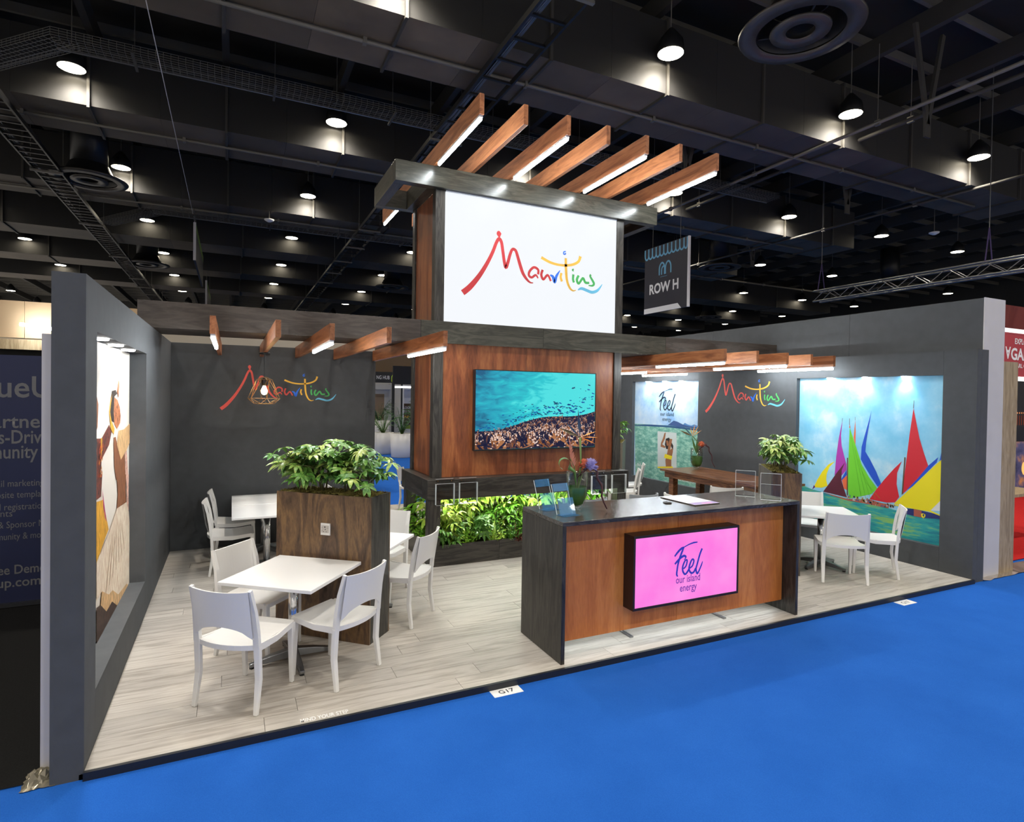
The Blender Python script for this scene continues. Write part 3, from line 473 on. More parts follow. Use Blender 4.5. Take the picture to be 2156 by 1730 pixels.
# ------------------------------------------------------------------ reception counter
def counter():
    t = thing('reception_counter', 'dark timber reception counter with orange-brown front and pink illuminated panel', 'counter', (2.797, .042, 0))
    def part(name, m, b, parent=None, bevel=.003): return obj(name, MB().box(b[0] - 2.797, b[1] - 2.797, b[2] - .042, b[3] - .042, b[4], b[5]), m, parent or t, bevel=bevel)
    part('counter_top', MT['ctop'], (2.797, 5.247, .042, .686, .994, 1.024)); part('end_panel', MT['darkz'], (2.797, 2.829, .042, .686, 0, .9935)); part('end_panel', MT['darkz'], (5.215, 5.247, .042, .686, 0, .9935))
    part('front_panel', MT['redct'], (2.829, 3.98, .187, .205, .095, .9935)); part('front_panel', MT['redct'], (3.982, 5.2145, .187, .205, .095, .9935))
    part('shelf', MT['darkx'], (2.83, 5.214, .25, .67, .52, .54)); part('kick_batten', MT['whitet'], (2.9, 5.15, .215, .24, .10, .12), bevel=0)
    part('under_light', emit('under_counter_light', (.85, .95, 1.0), 12.0), (2.9, 5.15, .216, .239, .092, .0995), bevel=0)
    for x in (3.55, 4.55): part('floor_brace', MT['alu'], (x, x + .03, .23, .60, 0, .012), bevel=0)
    f = thing('sign_box', None, None); f.parent = t; f.location = (3.44 - 2.797, .06 - .042, .285)
    W, H = 1.095, .577
    bm = MT['frame']
    for b in ((0, W, 0, .126, 0, .02), (0, W, 0, .126, H - .02, H), (0, .018, 0, .126, .0201, H - .0201), (W - .018, W, 0, .126, .0201, H - .0201)): obj('frame_board', MB().box(*b), bm, f, bevel=.002)
    t2 = NT('pink_lightbox'); v = t2.coord((1, 1, 1), False); n = t2.n('TexNoise', Scale=3.0, Detail=3.0); t2.l(v, n.inputs['Vector'])
    t2.l(t2.ramp(n.outputs[0], [(.3, (.93, .165, .68)), (.7, (.95, .27, .74))]), t2.b.inputs['Emission Color']); t2.b.inputs['Emission Strength'].default_value = 1.0; t2.b.inputs['Base Color'].default_value = (.1, .02, .08, 1); t2.b.inputs['Roughness'].default_value = .5
    obj('pink_panel', MB().box(.018, W - .018, .004, .02, .02, H - .02), t2.m, f)
    ox, oz = 3.44, .285; fp = lambda a, b: (a - ox, .0025, b - oz)
    for s in FEEL: obj('lettering', stroke(MB(), s, lambda a, b: fp(3.840 + a * .294, .507 + b * .294), 6, 1.35), emit('feel_ink', (.035, .04, .45)), f)
    text('our island', fp, 3.860, 4.112, .448, emit('feel_ink2', (.16, .035, .38)), f, h=.062, bold=.008); text('energy', fp, 3.902, 4.078, .378, emit('feel_ink2', (.16, .035, .38)), f, h=.062, bold=.008)
    return t
MT['ctop'] = wood('dark_counter_top', [(.020, .017, .014), (.050, .044, .037), (.085, .076, .066)], (.8, 6, 6), .22, 2.2, 14, .25, 2.0)
MT['frame'] = mat('dark_frame', (.022, .010, .008), .4)
counter()
CZ = 1.024
def holder(x, y, rz, label):
    t = thing('leaflet_holder', label, 'leaflet holder', (x, y, CZ), rz, 'blue tinted acrylic leaflet holders on the counter')
    w, th = .075, .003; M = Matrix.Rotation(R(-20), 4, 'X')
    obj('base', MB().box(-w, w, -.07, .035, 0, th), MT['acrb'], t)
    obj('back_plate', MB().box(-w, w, -.0015, .0015, 0, .235, Matrix.Translation((0, .02, .003)) @ M), MT['acr'], t)
    obj('front_pocket', MB().box(-w, w, -.0015, .0015, 0, .13, Matrix.Translation((0, -.022, .003)) @ M), MT['acrb'], t)
    obj('folded_top', MB().box(-w, w, -.001, .001, 0, .06, Matrix.Translation((0, .02, .003)) @ M @ Matrix.Translation((0, -.012, .175))), MT['acrb'], t)
    for s in (-1, 1): obj('edge_line', MB().box(s * w - .0015, s * w + .0015, -.002, .002, 0, .235, Matrix.Translation((0, .02, .003)) @ M), MT['edge'], t)
    return t
holder(2.945, .52, R(12), 'blue acrylic leaflet holder at the far left corner of the counter')
holder(2.965, .275, R(8), 'blue acrylic leaflet holder in front of the flower vase')
def sign_stand(x, y, rz, label):
    t = thing('acrylic_sign_stand', label, 'sign holder', (x, y, CZ), rz, 'clear acrylic sign stands on the counter')
    obj('foot', MB().box(-.085, .085, -.04, .04, 0, .004), MT['acr'], t); obj('sheet', MB().box(-.085, .085, -.002, .002, .0045, .235), MT['acr'], t); obj('rear_sheet', MB().box(-.085, .085, .003, .006, .0045, .14), MT['acr'], t)
    for b in ((-.087, -.084, -.003, .003, 0, .235), (.084, .087, -.003, .003, 0, .235), (-.085, .085, -.003, .003, .233, .236), (-.085, .085, -.003, .003, .135, .1365), (-.085, .085, -.042, -.038, 0, .004)): obj('edge_line', MB().box(*b), MT['edge'], t)
sign_stand(4.99, .425, R(-48), 'empty clear acrylic sign stand near the rear edge of the counter')
sign_stand(5.05, .19, R(-47), 'empty clear acrylic sign stand at the front right corner of the counter')
bk = thing('magazine', 'large white magazine with a purple cover edge lying on the counter', 'magazine', (4.30, .41, CZ + .0005), R(1))
obj('pages', MB().box(-.14, .14, -.215, .215, 0, .007), P('dark_backing', (.05, .04, .04)), bk); obj('cover', MB().box(-.14, .14, -.215, .215, .0071, .009), MT['whitet'], bk)
obj('cover_print', MB().box(-.138, .138, -.213, -.13, .0091, .0094), P('purple_print', (.30, .22, .48)), bk); obj('cover_print', MB().box(-.03, .07, -.205, -.165, .0095, .0097), P('pink_print', (.65, .25, .5)), bk)
tag(obj('cable_grommet', MB().lathe([(0, .001), (.036, .001), (.036, .008), (.030, .009), (.028, .005), (0, .005)], 20), MT['mdark'], None, True, (4.035, .385, CZ)), 'small round black cable cover on the counter beside the magazine', 'cable cover')

# ------------------------------------------------------------------ clear pockets on the tower shelf
def pocket(x, label):
    t = thing('brochure_pocket', label, 'brochure pocket', (x, 2.654, .70), 0, 'clear wall pockets on the tower shelf')
    w = .104
    obj('back_sheet', MB().box(-w, w, -.0045, -.001, 0, .285), MT['acr'], t); obj('front_sheet', MB().box(-w - .004, w + .004, -.042, -.039, 0, .235), MT['acr'], t); obj('bottom_sheet', MB().box(-w, w, -.039, -.0046, 0, .003), MT['acr'], t)
    for s in (-1, 1):
        obj('side_sheet', MB().box(s * (w + .003) - .0015, s * (w + .003) + .0015, -.0388, -.0046, .003, .235), MT['edge'], t)
        obj('screw', MB().cyl((s * .08, -.0046, .262), (s * .08, -.008, .262), .006, n=10), MT['chrome'], t)
    obj('edge_line', MB().box(-w, w, -.0425, -.0385, .2352, .2372), MT['edge'], t); obj('edge_line', MB().box(-w, w, -.0048, -.0008, .2852, .287), MT['edge'], t); obj('edge_line', MB().box(-w, w, -.0425, -.0385, -.002, 0), MT['edge'], t)
for x, l in ((2.807, 'clear brochure pocket at the left end of the tower shelf'), (3.085, 'clear brochure pocket second from the left on the tower shelf'), (4.85, 'clear brochure pocket beside the flower branch on the tower shelf'), (5.157, 'clear brochure pocket at the right end of the tower shelf')): pocket(x, l)

# ------------------------------------------------------------------ chairs
def chair_proto():
    t = thing('side_chair', 'white moulded plastic side chair', 'chair')
    W = MT['white']
    # backrest: curved shell with an arched opening at its foot
    n, m = 14, 6; mb = MB(); th = .012
    def shell(u, v, off):
        x = (-1 + 2 * u) * .197; arch = .455 + .070 * max(0, 1 - (x / .175) ** 2) ** .5; z = arch + (.752 - arch) * v - .010 * (1 - (x / .197) ** 2) * (1 if v == 1 else 0)
        y = -.205 - .028 * (1 - (x / .2) ** 2) - .16 * (z - .40) - off
        return (x, y, z)
    vs = [shell(i / n, j / m, o) for o in (0, th) for j in range(m + 1) for i in range(n + 1)]
    q = (n + 1) * (m + 1); fs = []
    for j in range(m):
        for i in range(n):
            a = j * (n + 1) + i; fs += [(a, a + 1, a + n + 2, a + n + 1), (q + a, q + a + n + 1, q + a + n + 2, q + a + 1)]
    for i in range(n): a = m * (n + 1) + i; fs += [(a, a + 1, q + a + 1, q + a), (i + 1, i, q + i, q + i + 1)]
    mb.add(vs, fs)
    for s in (-1, 1):   # uprights flow into the rear legs
        mb.sweep([(s * .207, -.198, .40), (s * .206, -.207, .50), (s * .203, -.224, .62), (s * .200, -.262, .757)], 0, sq=[(.020, .0125), (.018, .0125), (.015, .012), (.010, .011)])
    obj('backrest', mb, W, t, smooth=False)
    # seat: slightly dished slab, rounded at the back
    mb = MB(); n, m = 10, 10; top = []; bot = []
    def seat(u, v, b):
        y = -.20 + .41 * v; hw = .198 + (.186 - .198) * v; x = (-1 + 2 * u) * hw
        if v < .3: y -= .045 * (1 - (x / .2) ** 2) * (1 - v / .3)
        z = .412 - .016 * math.sin(math.pi * min(1, v * 1.05)) * (1 - .35 * (2 * u - 1) ** 2)
        return (x, y, z - b)
    vs = [seat(i / n, j / m, b) for b in (0, .030) for j in range(m + 1) for i in range(n + 1)]; q = (n + 1) * (m + 1); fs = []
    for j in range(m):
        for i in range(n): a = j * (n + 1) + i; fs += [(a, a + 1, a + n + 2, a + n + 1), (q + a, q + a + n + 1, q + a + n + 2, q + a + 1)]
    for i in range(n): a = m * (n + 1) + i; fs += [(a, q + a, q + a + 1, a + 1), (i, i + 1, q + i + 1, q + i)]
    for j in range(m): a = j * (n + 1); b = a + n; fs += [(a, a + n + 1, q + a + n + 1, q + a), (b, q + b, q + b + n + 1, b + n + 1)]
    mb.add(vs, fs); obj('seat', mb, W, t)
    for s in (-1, 1):
        obj('leg', MB().sweep([(s * .214, -.215, 0), (s * .209, -.185, .20), (s * .207, -.196, .405)], 0, sq=[(.013, .012), (.018, .015), (.021, .0135)]), W, t, bevel=.004)
        obj('leg', MB().sweep([(s * .177, .205, 0), (s * .178, .196, .25), (s * .180, .188, .405)], 0, sq=[(.012, .012), (.017, .016), (.020, .019)]), W, t, bevel=.004)
        obj('side_rail', MB().sweep([(s * .190, .185, .398), (s * .196, 0, .378), (s * .203, -.19, .392)], 0, sq=[(.018, .010), (.019, .010), (.022, .010)]), W, t)
    return t
CH = chair_proto(); _first = [True]
def chair(x, y, ang, label, group):
    o = CH if _first[0] else copy_tree(CH); _first[0] = False
    o.location = (x, y, 0); o.rotation_euler = (0, 0, R(ang - 90)); tag(o, label, 'chair', group); return o
GL, GR, GB = 'white chairs around the left tables', 'white chairs around the right table', 'white chairs in the far part of the stand'
chair(.767, .509, 51.8, 'white chair with its back to the aisle at the near left table', GL)
chair(1.315, .599, 128.6, 'white chair right of the near left table beside the planter', GL)
chair(.87, 1.21, -42, 'white chair behind the near left table facing the aisle', GL)
chair(1.985, 1.40, 138, 'white chair right of the brown planter before the tower trough', GL)
chair(1.94, 2.13, 222, 'white chair facing the aisle behind the table right of the planter', GL)
chair(.675, 3.46, 0, 'white chair nearer of two along the left side of the rear white tables', GL)
chair(.705, 4.10, 0, 'white chair nearest the back wall at the rear white tables', GL)
chair(1.50, 3.36, 180, 'white chair half hidden behind the brown planter at the rear tables', GL)
chair(1.50, 4.05, 180, 'white chair hidden behind planter leaves by the back wall', GL)
chair(3.40, 5.85, 0, 'white chair by the blue aisle behind the left side of the tower', GB)
chair(6.614, .621, 52.3, 'white chair with its back to the aisle at the right table', GR)
chair(7.21, .617, 127, 'white chair right of the right table near the sails poster', GR)
chair(7.12, 1.46, 216, 'white chair behind the right table facing the aisle', GR)
chair(6.78, 2.44, 52, 'white chair at the wooden table seen from behind above the counter', GB)
chair(5.80, 2.02, 15, 'white chair whose back tip shows above the counter before the wooden table', GB)
chair(7.02, 4.93, 142, 'white chair in profile by the island poster', GB)
chair(6.43, 4.30, 142, 'white chair in profile just right of the tower shelf', GB)

# ------------------------------------------------------------------ cafe tables
def table_proto():
    t = thing('cafe_table', 'white square cafe table', 'table')
    obj('tabletop', MB().box(-.35, .35, -.35, .35, .615, .64), MT['whitet'], t, bevel=.004)
    obj('pole', MB().cyl((0, 0, .045), (0, 0, .600), .034, n=24), MT['chrome'], t, smooth=True); obj('top_plate', MB().box(-.15, .15, -.15, .15, .600, .6145), MT['mdark'], t)
    for k in range(4):
        M = Matrix.Rotation(k * math.pi / 2 + math.pi / 4, 4, 'Z')
        obj('foot', MB().sweep([M @ Vector((.0, 0, .062)), M @ Vector((.15, 0, .045)), M @ Vector((.29, 0, .022))], 0, sq=[(.030, .030), (.022, .024), (.012, .016)]), MT['alu'], t, bevel=.004)
        obj('glide', MB().cyl(M @ Vector((.275, 0, 0)), M @ Vector((.275, 0, .014)), .016, n=10), MT['mdark'], t)
    return t
TB = table_proto(); _tf = [True]
def table(x, y, ang, label):
    o = TB if _tf[0] else copy_tree(TB); _tf[0] = False; o.location = (x, y, 0); o.rotation_euler = (0, 0, R(ang)); tag(o, label, 'table', 'white cafe tables'); return o
table(1.07, .90, 54 - 45 + 45 - 2, 'white square table in front of the brown planter with three chairs')
table(1.69, 1.615, 52, 'white square table on the far side of the brown planter')
table(1.015, 3.35, 0, 'white table nearer of two pushed together by the back wall')
table(1.015, 4.08, 0, 'white table touching the back wall at the far left')
table(6.85, 1.02, 53, 'white square table before the sails poster')
table(5.66, 3.78, 0, 'white table half hidden behind the right side of the tower')

# ------------------------------------------------------------------ wooden table by the right wall
wt = thing('wooden_table', 'long brown slatted wooden table along the right wall', 'table', (7.0, 2.0, 0))
for i in range(9): obj('top_slat', MB().box(.01 + i * .0925, .01 + i * .0925 + .0895, 0, 2.06, .735, .765), MT['walnut'], wt, bevel=.002)
for b in ((.05, .80, 1.96, 1.99, .64, .7345), (.05, .80, .06, .09, .64, .7345)): obj('apron', MB().box(*b), MT['walnut'], wt)
for b in ((.05, .08, .0905, 1.9595, .64, .7345), (.77, .80, .0905, 1.9595, .64, .7345)): obj('apron', MB().box(*b), MT['walnut'], wt)
for x in (.09, .66):
    for y in (.12, 1.83): obj('leg', MB().box(x, x + .10, y, y + .10, 0, .639), MT['walnut'], wt, bevel=.003)
# grey stools tucked behind the counter
def stool(x, y, label):
    t = thing('counter_stool', label, 'stool', (x, y, 0), 0, 'grey stools behind the counter'); g = P('grey_vinyl', (.10, .11, .12), .45)
    obj('seat', MB().lathe([(0, .62), (.15, .62), (.17, .635), (.17, .67), (.15, .69), (0, .695)], 22), g, t, True)
    mb = MB(); n = 14; vs = []
    for z in (.76, .92):
        for r in (.175, .195):
            vs += [(r * math.cos(R(200 + 140 * i / n)), r * math.sin(R(200 + 140 * i / n)) , z) for i in range(n + 1)]
    k = n + 1; fs = []
    for i in range(n): fs += [(i, i + 1, 2 * k + i + 1, 2 * k + i), (k + i, 3 * k + i, 3 * k + i + 1, k + i + 1), (2 * k + i, 2 * k + i + 1, 3 * k + i + 1, 3 * k + i), (i, k + i, k + i + 1, i + 1)]
    obj('back', mb.add(vs, fs), g, t, True)
    for a in (215, 325): obj('back_post', MB().cyl((.18 * math.cos(R(a)), .18 * math.sin(R(a)), .66), (.185 * math.cos(R(a)), .185 * math.sin(R(a)), .80), .01), MT['chrome'], t)
    obj('stem', MB().cyl((0, 0, .02), (0, 0, .62), .028, n=14), MT['chrome'], t); obj('base', MB().lathe([(0, 0), (.20, 0), (.20, .010), (.04, .03), (0, .03)], 24), MT['chrome'], t, True)
stool(3.90, 1.42, 'grey rounded stool back showing above the counter beside the flower vase'); stool(4.56, 1.44, 'grey rounded stool back showing above the counter behind the magazine')

# ------------------------------------------------------------------ planters and umbrella plants
def leaf_mesh(name, seed, n=8, L=.085, Wd=.017, droop=.5):
    r = random.Random(seed); mb = MB()
    for k in range(n):
        a = 2 * math.pi * (k + .25 * r.uniform(-1, 1)) / n; l = L * r.uniform(.75, 1.12); ca, sa = math.cos(a), math.sin(a); d = droop * r.uniform(.7, 1.4)
        pr = [(.10, .25), (.35, .85), (.62, 1.0), (.85, .62), (1.0, .06)]; vs = [(0, 0, 0)]
        for s, wd in pr:
            rr = s * l; z = .18 * rr - d * rr * rr / L; w_ = wd * Wd
            vs += [(rr * ca - w_ * sa, rr * sa + w_ * ca, z + w_ * .28), (rr * ca, rr * sa, z), (rr * ca + w_ * sa, rr * sa - w_ * ca, z + w_ * .28)]
        fs = [(0, 2, 1), (0, 3, 2)]
        for i in range(4):
            b = 1 + 3 * i; fs += [(b, b + 1, b + 4, b + 3), (b + 1, b + 2, b + 5, b + 4)]
        mb.add(vs, fs)
    return mb
LEAF = [mesh('umbrella_leaf', leaf_mesh('l', i, 7 + i % 3, .085 + .014 * (i % 3), .018, .55), MT['leaf'], True) for i in range(4)]
def umbrella_plant(x, y, z, h, spread, nleaf, seed, label, group, lean=(0, 0)):
    r = random.Random(seed); t = thing('umbrella_plant', label, 'plant', (x, y, z), 0, group); mb = MB(); L = []
    for s in range(3):
        a = r.uniform(0, 6.28); top = Vector((lean[0] + math.cos(a) * spread * .35, lean[1] + math.sin(a) * spread * .35, h * r.uniform(.72, .95)))
        b0 = Vector((math.cos(a) * .02, math.sin(a) * .02, -.02)); mid = b0.lerp(top, .5) + Vector((r.uniform(-.02, .02), r.uniform(-.02, .02), .02))
        mb.sweep([b0, mid, top], [.008, .006, .004], 6)
        for k in range(nleaf // 3):
            f = r.uniform(.30, 1.0); p = b0.lerp(mid, f * 2) if f < .5 else mid.lerp(top, f * 2 - 1); q = r.uniform(0, 6.28); rad = spread * r.uniform(.30, .85) * (1.15 - .35 * f)
            e = p + Vector((math.cos(q) * rad, math.sin(q) * rad, r.uniform(.02, .09) * (.4 + f))); e.z = max(e.z, .03)
            mb.sweep([p, p.lerp(e, .5) + Vector((0, 0, .015)), e], [.003, .0025, .002], 5); L.append((e, q))
    obj('stems', mb, MT['bark'], t, True)
    for e, q in L:
        o = obj('leaf', LEAF[r.randrange(4)], None, t, loc=e); s = r.uniform(.75, 1.15); o.scale = (s, s, s); o.rotation_euler = (r.uniform(-.35, .35) - .25 * math.sin(q), r.uniform(-.35, .35) + .25 * math.cos(q), r.uniform(0, 6.28))
def planter(x, y, ang, L, D, H, label, m, socket=None):
    t = thing('plywood_planter', label, 'planter', (x, y, 0), R(ang)); th = .015
    obj('front_board', MB().box(-L / 2, L / 2, -D / 2, -D / 2 + th, 0, H), m[0], t); obj('back_board', MB().box(-L / 2, L / 2, D / 2 - th, D / 2, 0, H), m[0], t)
    for s in (-1, 1): obj('end_board', MB().box(min(s * L / 2, s * (L / 2 - th)), max(s * L / 2, s * (L / 2 - th)), -D / 2 + th + .0002, D / 2 - th - .0002, 0, H), m[1], t)
    mb = MB(); r = random.Random(int(x * 100)); n, k = 26, 9
    vs = [((-.5 + i / n) * (L - 2 * th - .002), (-.5 + j / k) * (D - 2 * th - .002), H - .03 + .045 * r.random()) for j in range(k + 1) for i in range(n + 1)]
    mb.add(vs, [(j * (n + 1) + i, j * (n + 1) + i + 1, (j + 1) * (n + 1) + i + 1, (j + 1) * (n + 1) + i) for j in range(k) for i in range(n)])
    for _ in range(520):
        a, b = r.uniform(-.5, .5) * (L - .04), r.uniform(-.5, .5) * (D - .04); q = r.uniform(0, 6.28); z = H - .005 + .03 * r.random(); l = .02 * r.random() + .01
        mb.add([(a, b, z - .02), (a + .004, b + .003, z - .02), (a + l * math.cos(q), b + l * math.sin(q), z + .012 * r.random())], [(0, 1, 2)])
    tag(obj('moss', mb, MT['moss'], t), None, None, kind='stuff')
    if socket:
        sx, face, sz = socket; w_ = .042
        if face == 'f': f = lambda a, b, c: (sx + a, -D / 2 - b, sz + c)
        else: f = lambda a, b, c: (-L / 2 - b, sx - a, sz + c)
        def bx(a0, a1, b0, b1, c0, c1):
            p, q = f(a0, b0, c0), f(a1, b1, c1); return MB().box(min(p[0], q[0]), max(p[0], q[0]), min(p[1], q[1]), max(p[1], q[1]), c0 + sz, c1 + sz)
        so = obj('socket_plate', bx(-w_, w_, .0002, .012, -w_ * 1.1, w_ * 1.1), MT['white'], t, bevel=.002)
        obj('socket_face', bx(-w_ * .78, w_ * .78, .0122, .015, -w_ * .62, w_ * .72), P('socket_grey', (.50, .47, .44)), so)
        for a, c, s in ((0, .018, .005), (-.012, -.018, .0028), (.012, -.018, .0028), (-.026, .012, .002), (-.026, -.01, .002), (.026, .012, .002), (.004, .0, .0035)): obj('socket_hole', bx(a - s, a + s, .0151, .0156, c - s, c + s), MT['black'], so)
    return t
planter(1.408, 1.322, -43, .86, .30, 1.13, 'tall brown plywood planter box between the left tables', (MT['plantz'], MT['darkz']), (.035, 'f', .86))
planter(6.448, 1.275, 50, .90, .31, 1.12, 'tall grey-brown plywood planter box beside the right table', (MT['plantg'], MT['plantz']), (.0, 'b', .6))
planter(7.05, 5.35, 50, .86, .30, 1.12, 'plywood planter box mostly hidden behind the right side of the tower', (MT['plantg'], MT['plantg']))
def row(cx, cy, ang, offs, z, group, labels, h, spread, n, seed):
    for i, o in enumerate(offs): umbrella_plant(cx + math.cos(R(ang)) * o, cy + math.sin(R(ang)) * o, z, h[i], spread, n, seed + i, labels[i], group)
row(1.408, 1.322, -43, (-.30, -.09, .11, .31), 1.12, 'umbrella plants in the brown planter', ['leafy umbrella plant at the left end of the brown planter', 'leafy umbrella plant second from the left in the brown planter', 'leafy umbrella plant right of centre in the brown planter', 'leafy umbrella plant at the right end of the brown planter leaning outward'], (.31, .36, .36, .33), .27, 36, 11)
row(6.448, 1.275, 50, (-.28, 0, .28), 1.11, 'umbrella plants in the right planter', ['umbrella plant nearest the counter in the right planter', 'umbrella plant in the middle of the right planter', 'umbrella plant at the far end of the right planter'], (.36, .38, .34), .27, 33, 41)
row(7.05, 5.35, 50, (-.25, .2), 1.11, 'umbrella plants in the hidden planter', ['umbrella plant peeping out beside the right tower column', 'umbrella plant behind the tower in the hidden planter'], (.34, .30), .24, 15, 71)

# ------------------------------------------------------------------ plants of the tower trough
def bush(seed, kind):
    r = random.Random(seed); mb = MB()
    if kind == 0:     # palmate leaves
        for k in range(16):
            c = leaf_mesh('x', seed * 50 + k, 7, .085, .017, .7); a = r.uniform(0, 6.28); rad = .15 * math.sqrt(r.random()); M = Matrix.Translation((math.cos(a) * rad, math.sin(a) * rad, r.uniform(.08, .38))) @ Matrix.Rotation(r.uniform(.1, .9), 4, Vector((math.sin(a), -math.cos(a), 0)))
            c.tf(M); mb.add(c.v, c.f)
    else:             # arching fronds, strap leaves or short spiky grass
        N, L, Wd = ((46, .30, .010), (60, .26, .006), (34, .26, .013))[kind - 1]
        for k in range(N):
            a = r.uniform(0, 6.28); l = L * r.uniform(.6, 1.15); ca, sa = math.cos(a), math.sin(a); b = r.uniform(.35, .95); x0, y0 = r.uniform(-.05, .05), r.uniform(-.05, .05); vs = []
            for i in range(6):
                s = i / 5; rr = l * s * b; z = l * (s * 1.25 - s * s * b * .9); w_ = Wd * (1 - s) ** .6 * (1.2 if i else .6)
                vs += [(x0 + rr * ca - w_ * sa, y0 + rr * sa + w_ * ca, z), (x0 + rr * ca + w_ * sa, y0 + rr * sa - w_ * ca, z)]
            mb.add(vs, [(2 * i, 2 * i + 1, 2 * i + 3, 2 * i + 2) for i in range(5)])
            if kind == 1:
                for i in range(1, 5):
                    s = i / 5; rr = l * s * b; z = l * (s * 1.25 - s * s * b * .9); pl = .045 * (1 - s * .7)
                    for sg in (-1, 1): mb.add([(x0 + rr * ca, y0 + rr * sa, z), (x0 + (rr + .012) * ca - sg * pl * sa, y0 + (rr + .012) * sa + sg * pl * ca, z - .01), (x0 + (rr + .026) * ca, y0 + (rr + .026) * sa, z)], [(0, 1, 2)])
    return mb
BUSH = [(mesh('trough_plant', bush(1, 0), MT['leaf2'], True), 'umbrella'), (mesh('trough_plant', bush(2, 0), MT['leaf3'], True), 'umbrella'), (mesh('trough_plant', bush(3, 1), MT['leaf2'], True), 'fern'), (mesh('trough_plant', bush(4, 1), MT['leaf3'], True), 'fern'), (mesh('trough_plant', bush(5, 2), MT['leaf2'], True), 'grass'), (mesh('trough_plant', bush(6, 3), MT['leafr'], True), 'red')]
LB = dict(umbrella='umbrella plant with yellow-edged leaves', fern='green fern', grass='grassy strap-leaved plant', red='spiky dark red plant')
NM = dict(umbrella='trough_umbrella_plant', fern='trough_fern', grass='trough_grass', red='trough_cordyline')
ORD = ['first', 'second', 'third', 'fourth', 'fifth', 'sixth', 'seventh', 'eighth', 'ninth', 'tenth', 'eleventh', 'twelfth', 'thirteenth', 'fourteenth']
r = random.Random(5)
def tp(k, x, y, s, where, z=.15):
    me, kd = BUSH[k]; o = obj(NM[kd], me, None, loc=(x, y, z), rz=r.uniform(0, 6.28)); o.scale = (s, s, s * r.uniform(.9, 1.15)); tag(o, LB[kd] + ' ' + where, 'plant', 'plants of the lit tower trough')
for i in range(13): tp((0, 2, 1, 2, 4, 3)[i % 6], 2.90 + i * .185 + r.uniform(-.03, .03), 2.80 + r.uniform(-.02, .03), r.uniform(.9, 1.1), '%s from left, front row of tower trough' % ORD[i])
for i in range(12): tp((2, 0, 4, 3, 0, 2)[i % 6], 2.92 + i * .195, 3.02 + r.uniform(-.04, .04), r.uniform(1.2, 1.4), '%s from left, second row of tower trough' % ORD[i])
for i in range(11): tp((0, 4, 0, 2)[i % 4], 2.92 + i * .21, 3.24 + r.uniform(-.04, .04), r.uniform(1.4, 1.6), '%s from left, third row of tower trough' % ORD[i])
for i in range(11): tp((0, 2, 0)[i % 3], 2.92 + i * .21, 3.48 + r.uniform(-.04, .04), r.uniform(1.5, 1.7), '%s from left, rear row of tower trough' % ORD[i])
for i, y in enumerate((2.95, 3.12, 3.28, 3.44, 3.55)): tp((4, 2, 4, 0, 2)[i], 2.80, y, r.uniform(.9, 1.1), '%s from front, left end of tower trough' % ORD[i])
for i, y in enumerate((2.95, 3.2, 3.45)): tp((4, 2, 0)[i], 5.12, y, r.uniform(.9, 1.1), '%s from front, right end of tower trough' % ORD[i])
tp(5, 3.75, 2.74, .85, 'at the front edge of the tower trough'); tp(1, 2.88, 2.72, 1.0, 'spilling over the front left corner of the tower trough', .13)

# ------------------------------------------------------------------ vases and flowers
def vase(x, y, z, h, rad, label):
    t = thing('glass_vase', label, 'vase', (x, y, z))
    obj('glass', MB().lathe([(0, .018), (rad * .35, .020), (rad * .75, .05), (rad * .96, .11), (rad, .17), (rad, h), (rad * .955, h), (rad * .955, .17), (rad * .9, .115), (0, .03)], 28), MT['glass'], t, True)
    obj('leaf_lining', MB().lathe([(0, .034), (rad * .60, .055), (rad * .86, .11), (rad * .92, .17), (rad * .92, h * .62)], 24), P('dark_green_leaf', (.045, .135, .02), .35), t, True)
    for k in range(3): a = k * 2.09; obj('foot', MB().lathe([(0, 0), (.012, .003), (.014, .012), (.008, .024), (0, .026)], 10, (rad * .4 * math.cos(a), rad * .4 * math.sin(a), 0)), MT['glass'], t, True)
    return t
def petal(mb, p, d, side, l, w):
    d = Vector(d).normalized(); side = Vector(side).normalized(); p = Vector(p)
    mb.add([p, p + d * l * .45 + side * w, p + d * l, p + d * l * .45 - side * w, p + d * l * .5 + d.cross(side) * w * .5], [(0, 1, 4), (1, 2, 4), (2, 3, 4), (3, 0, 4)])
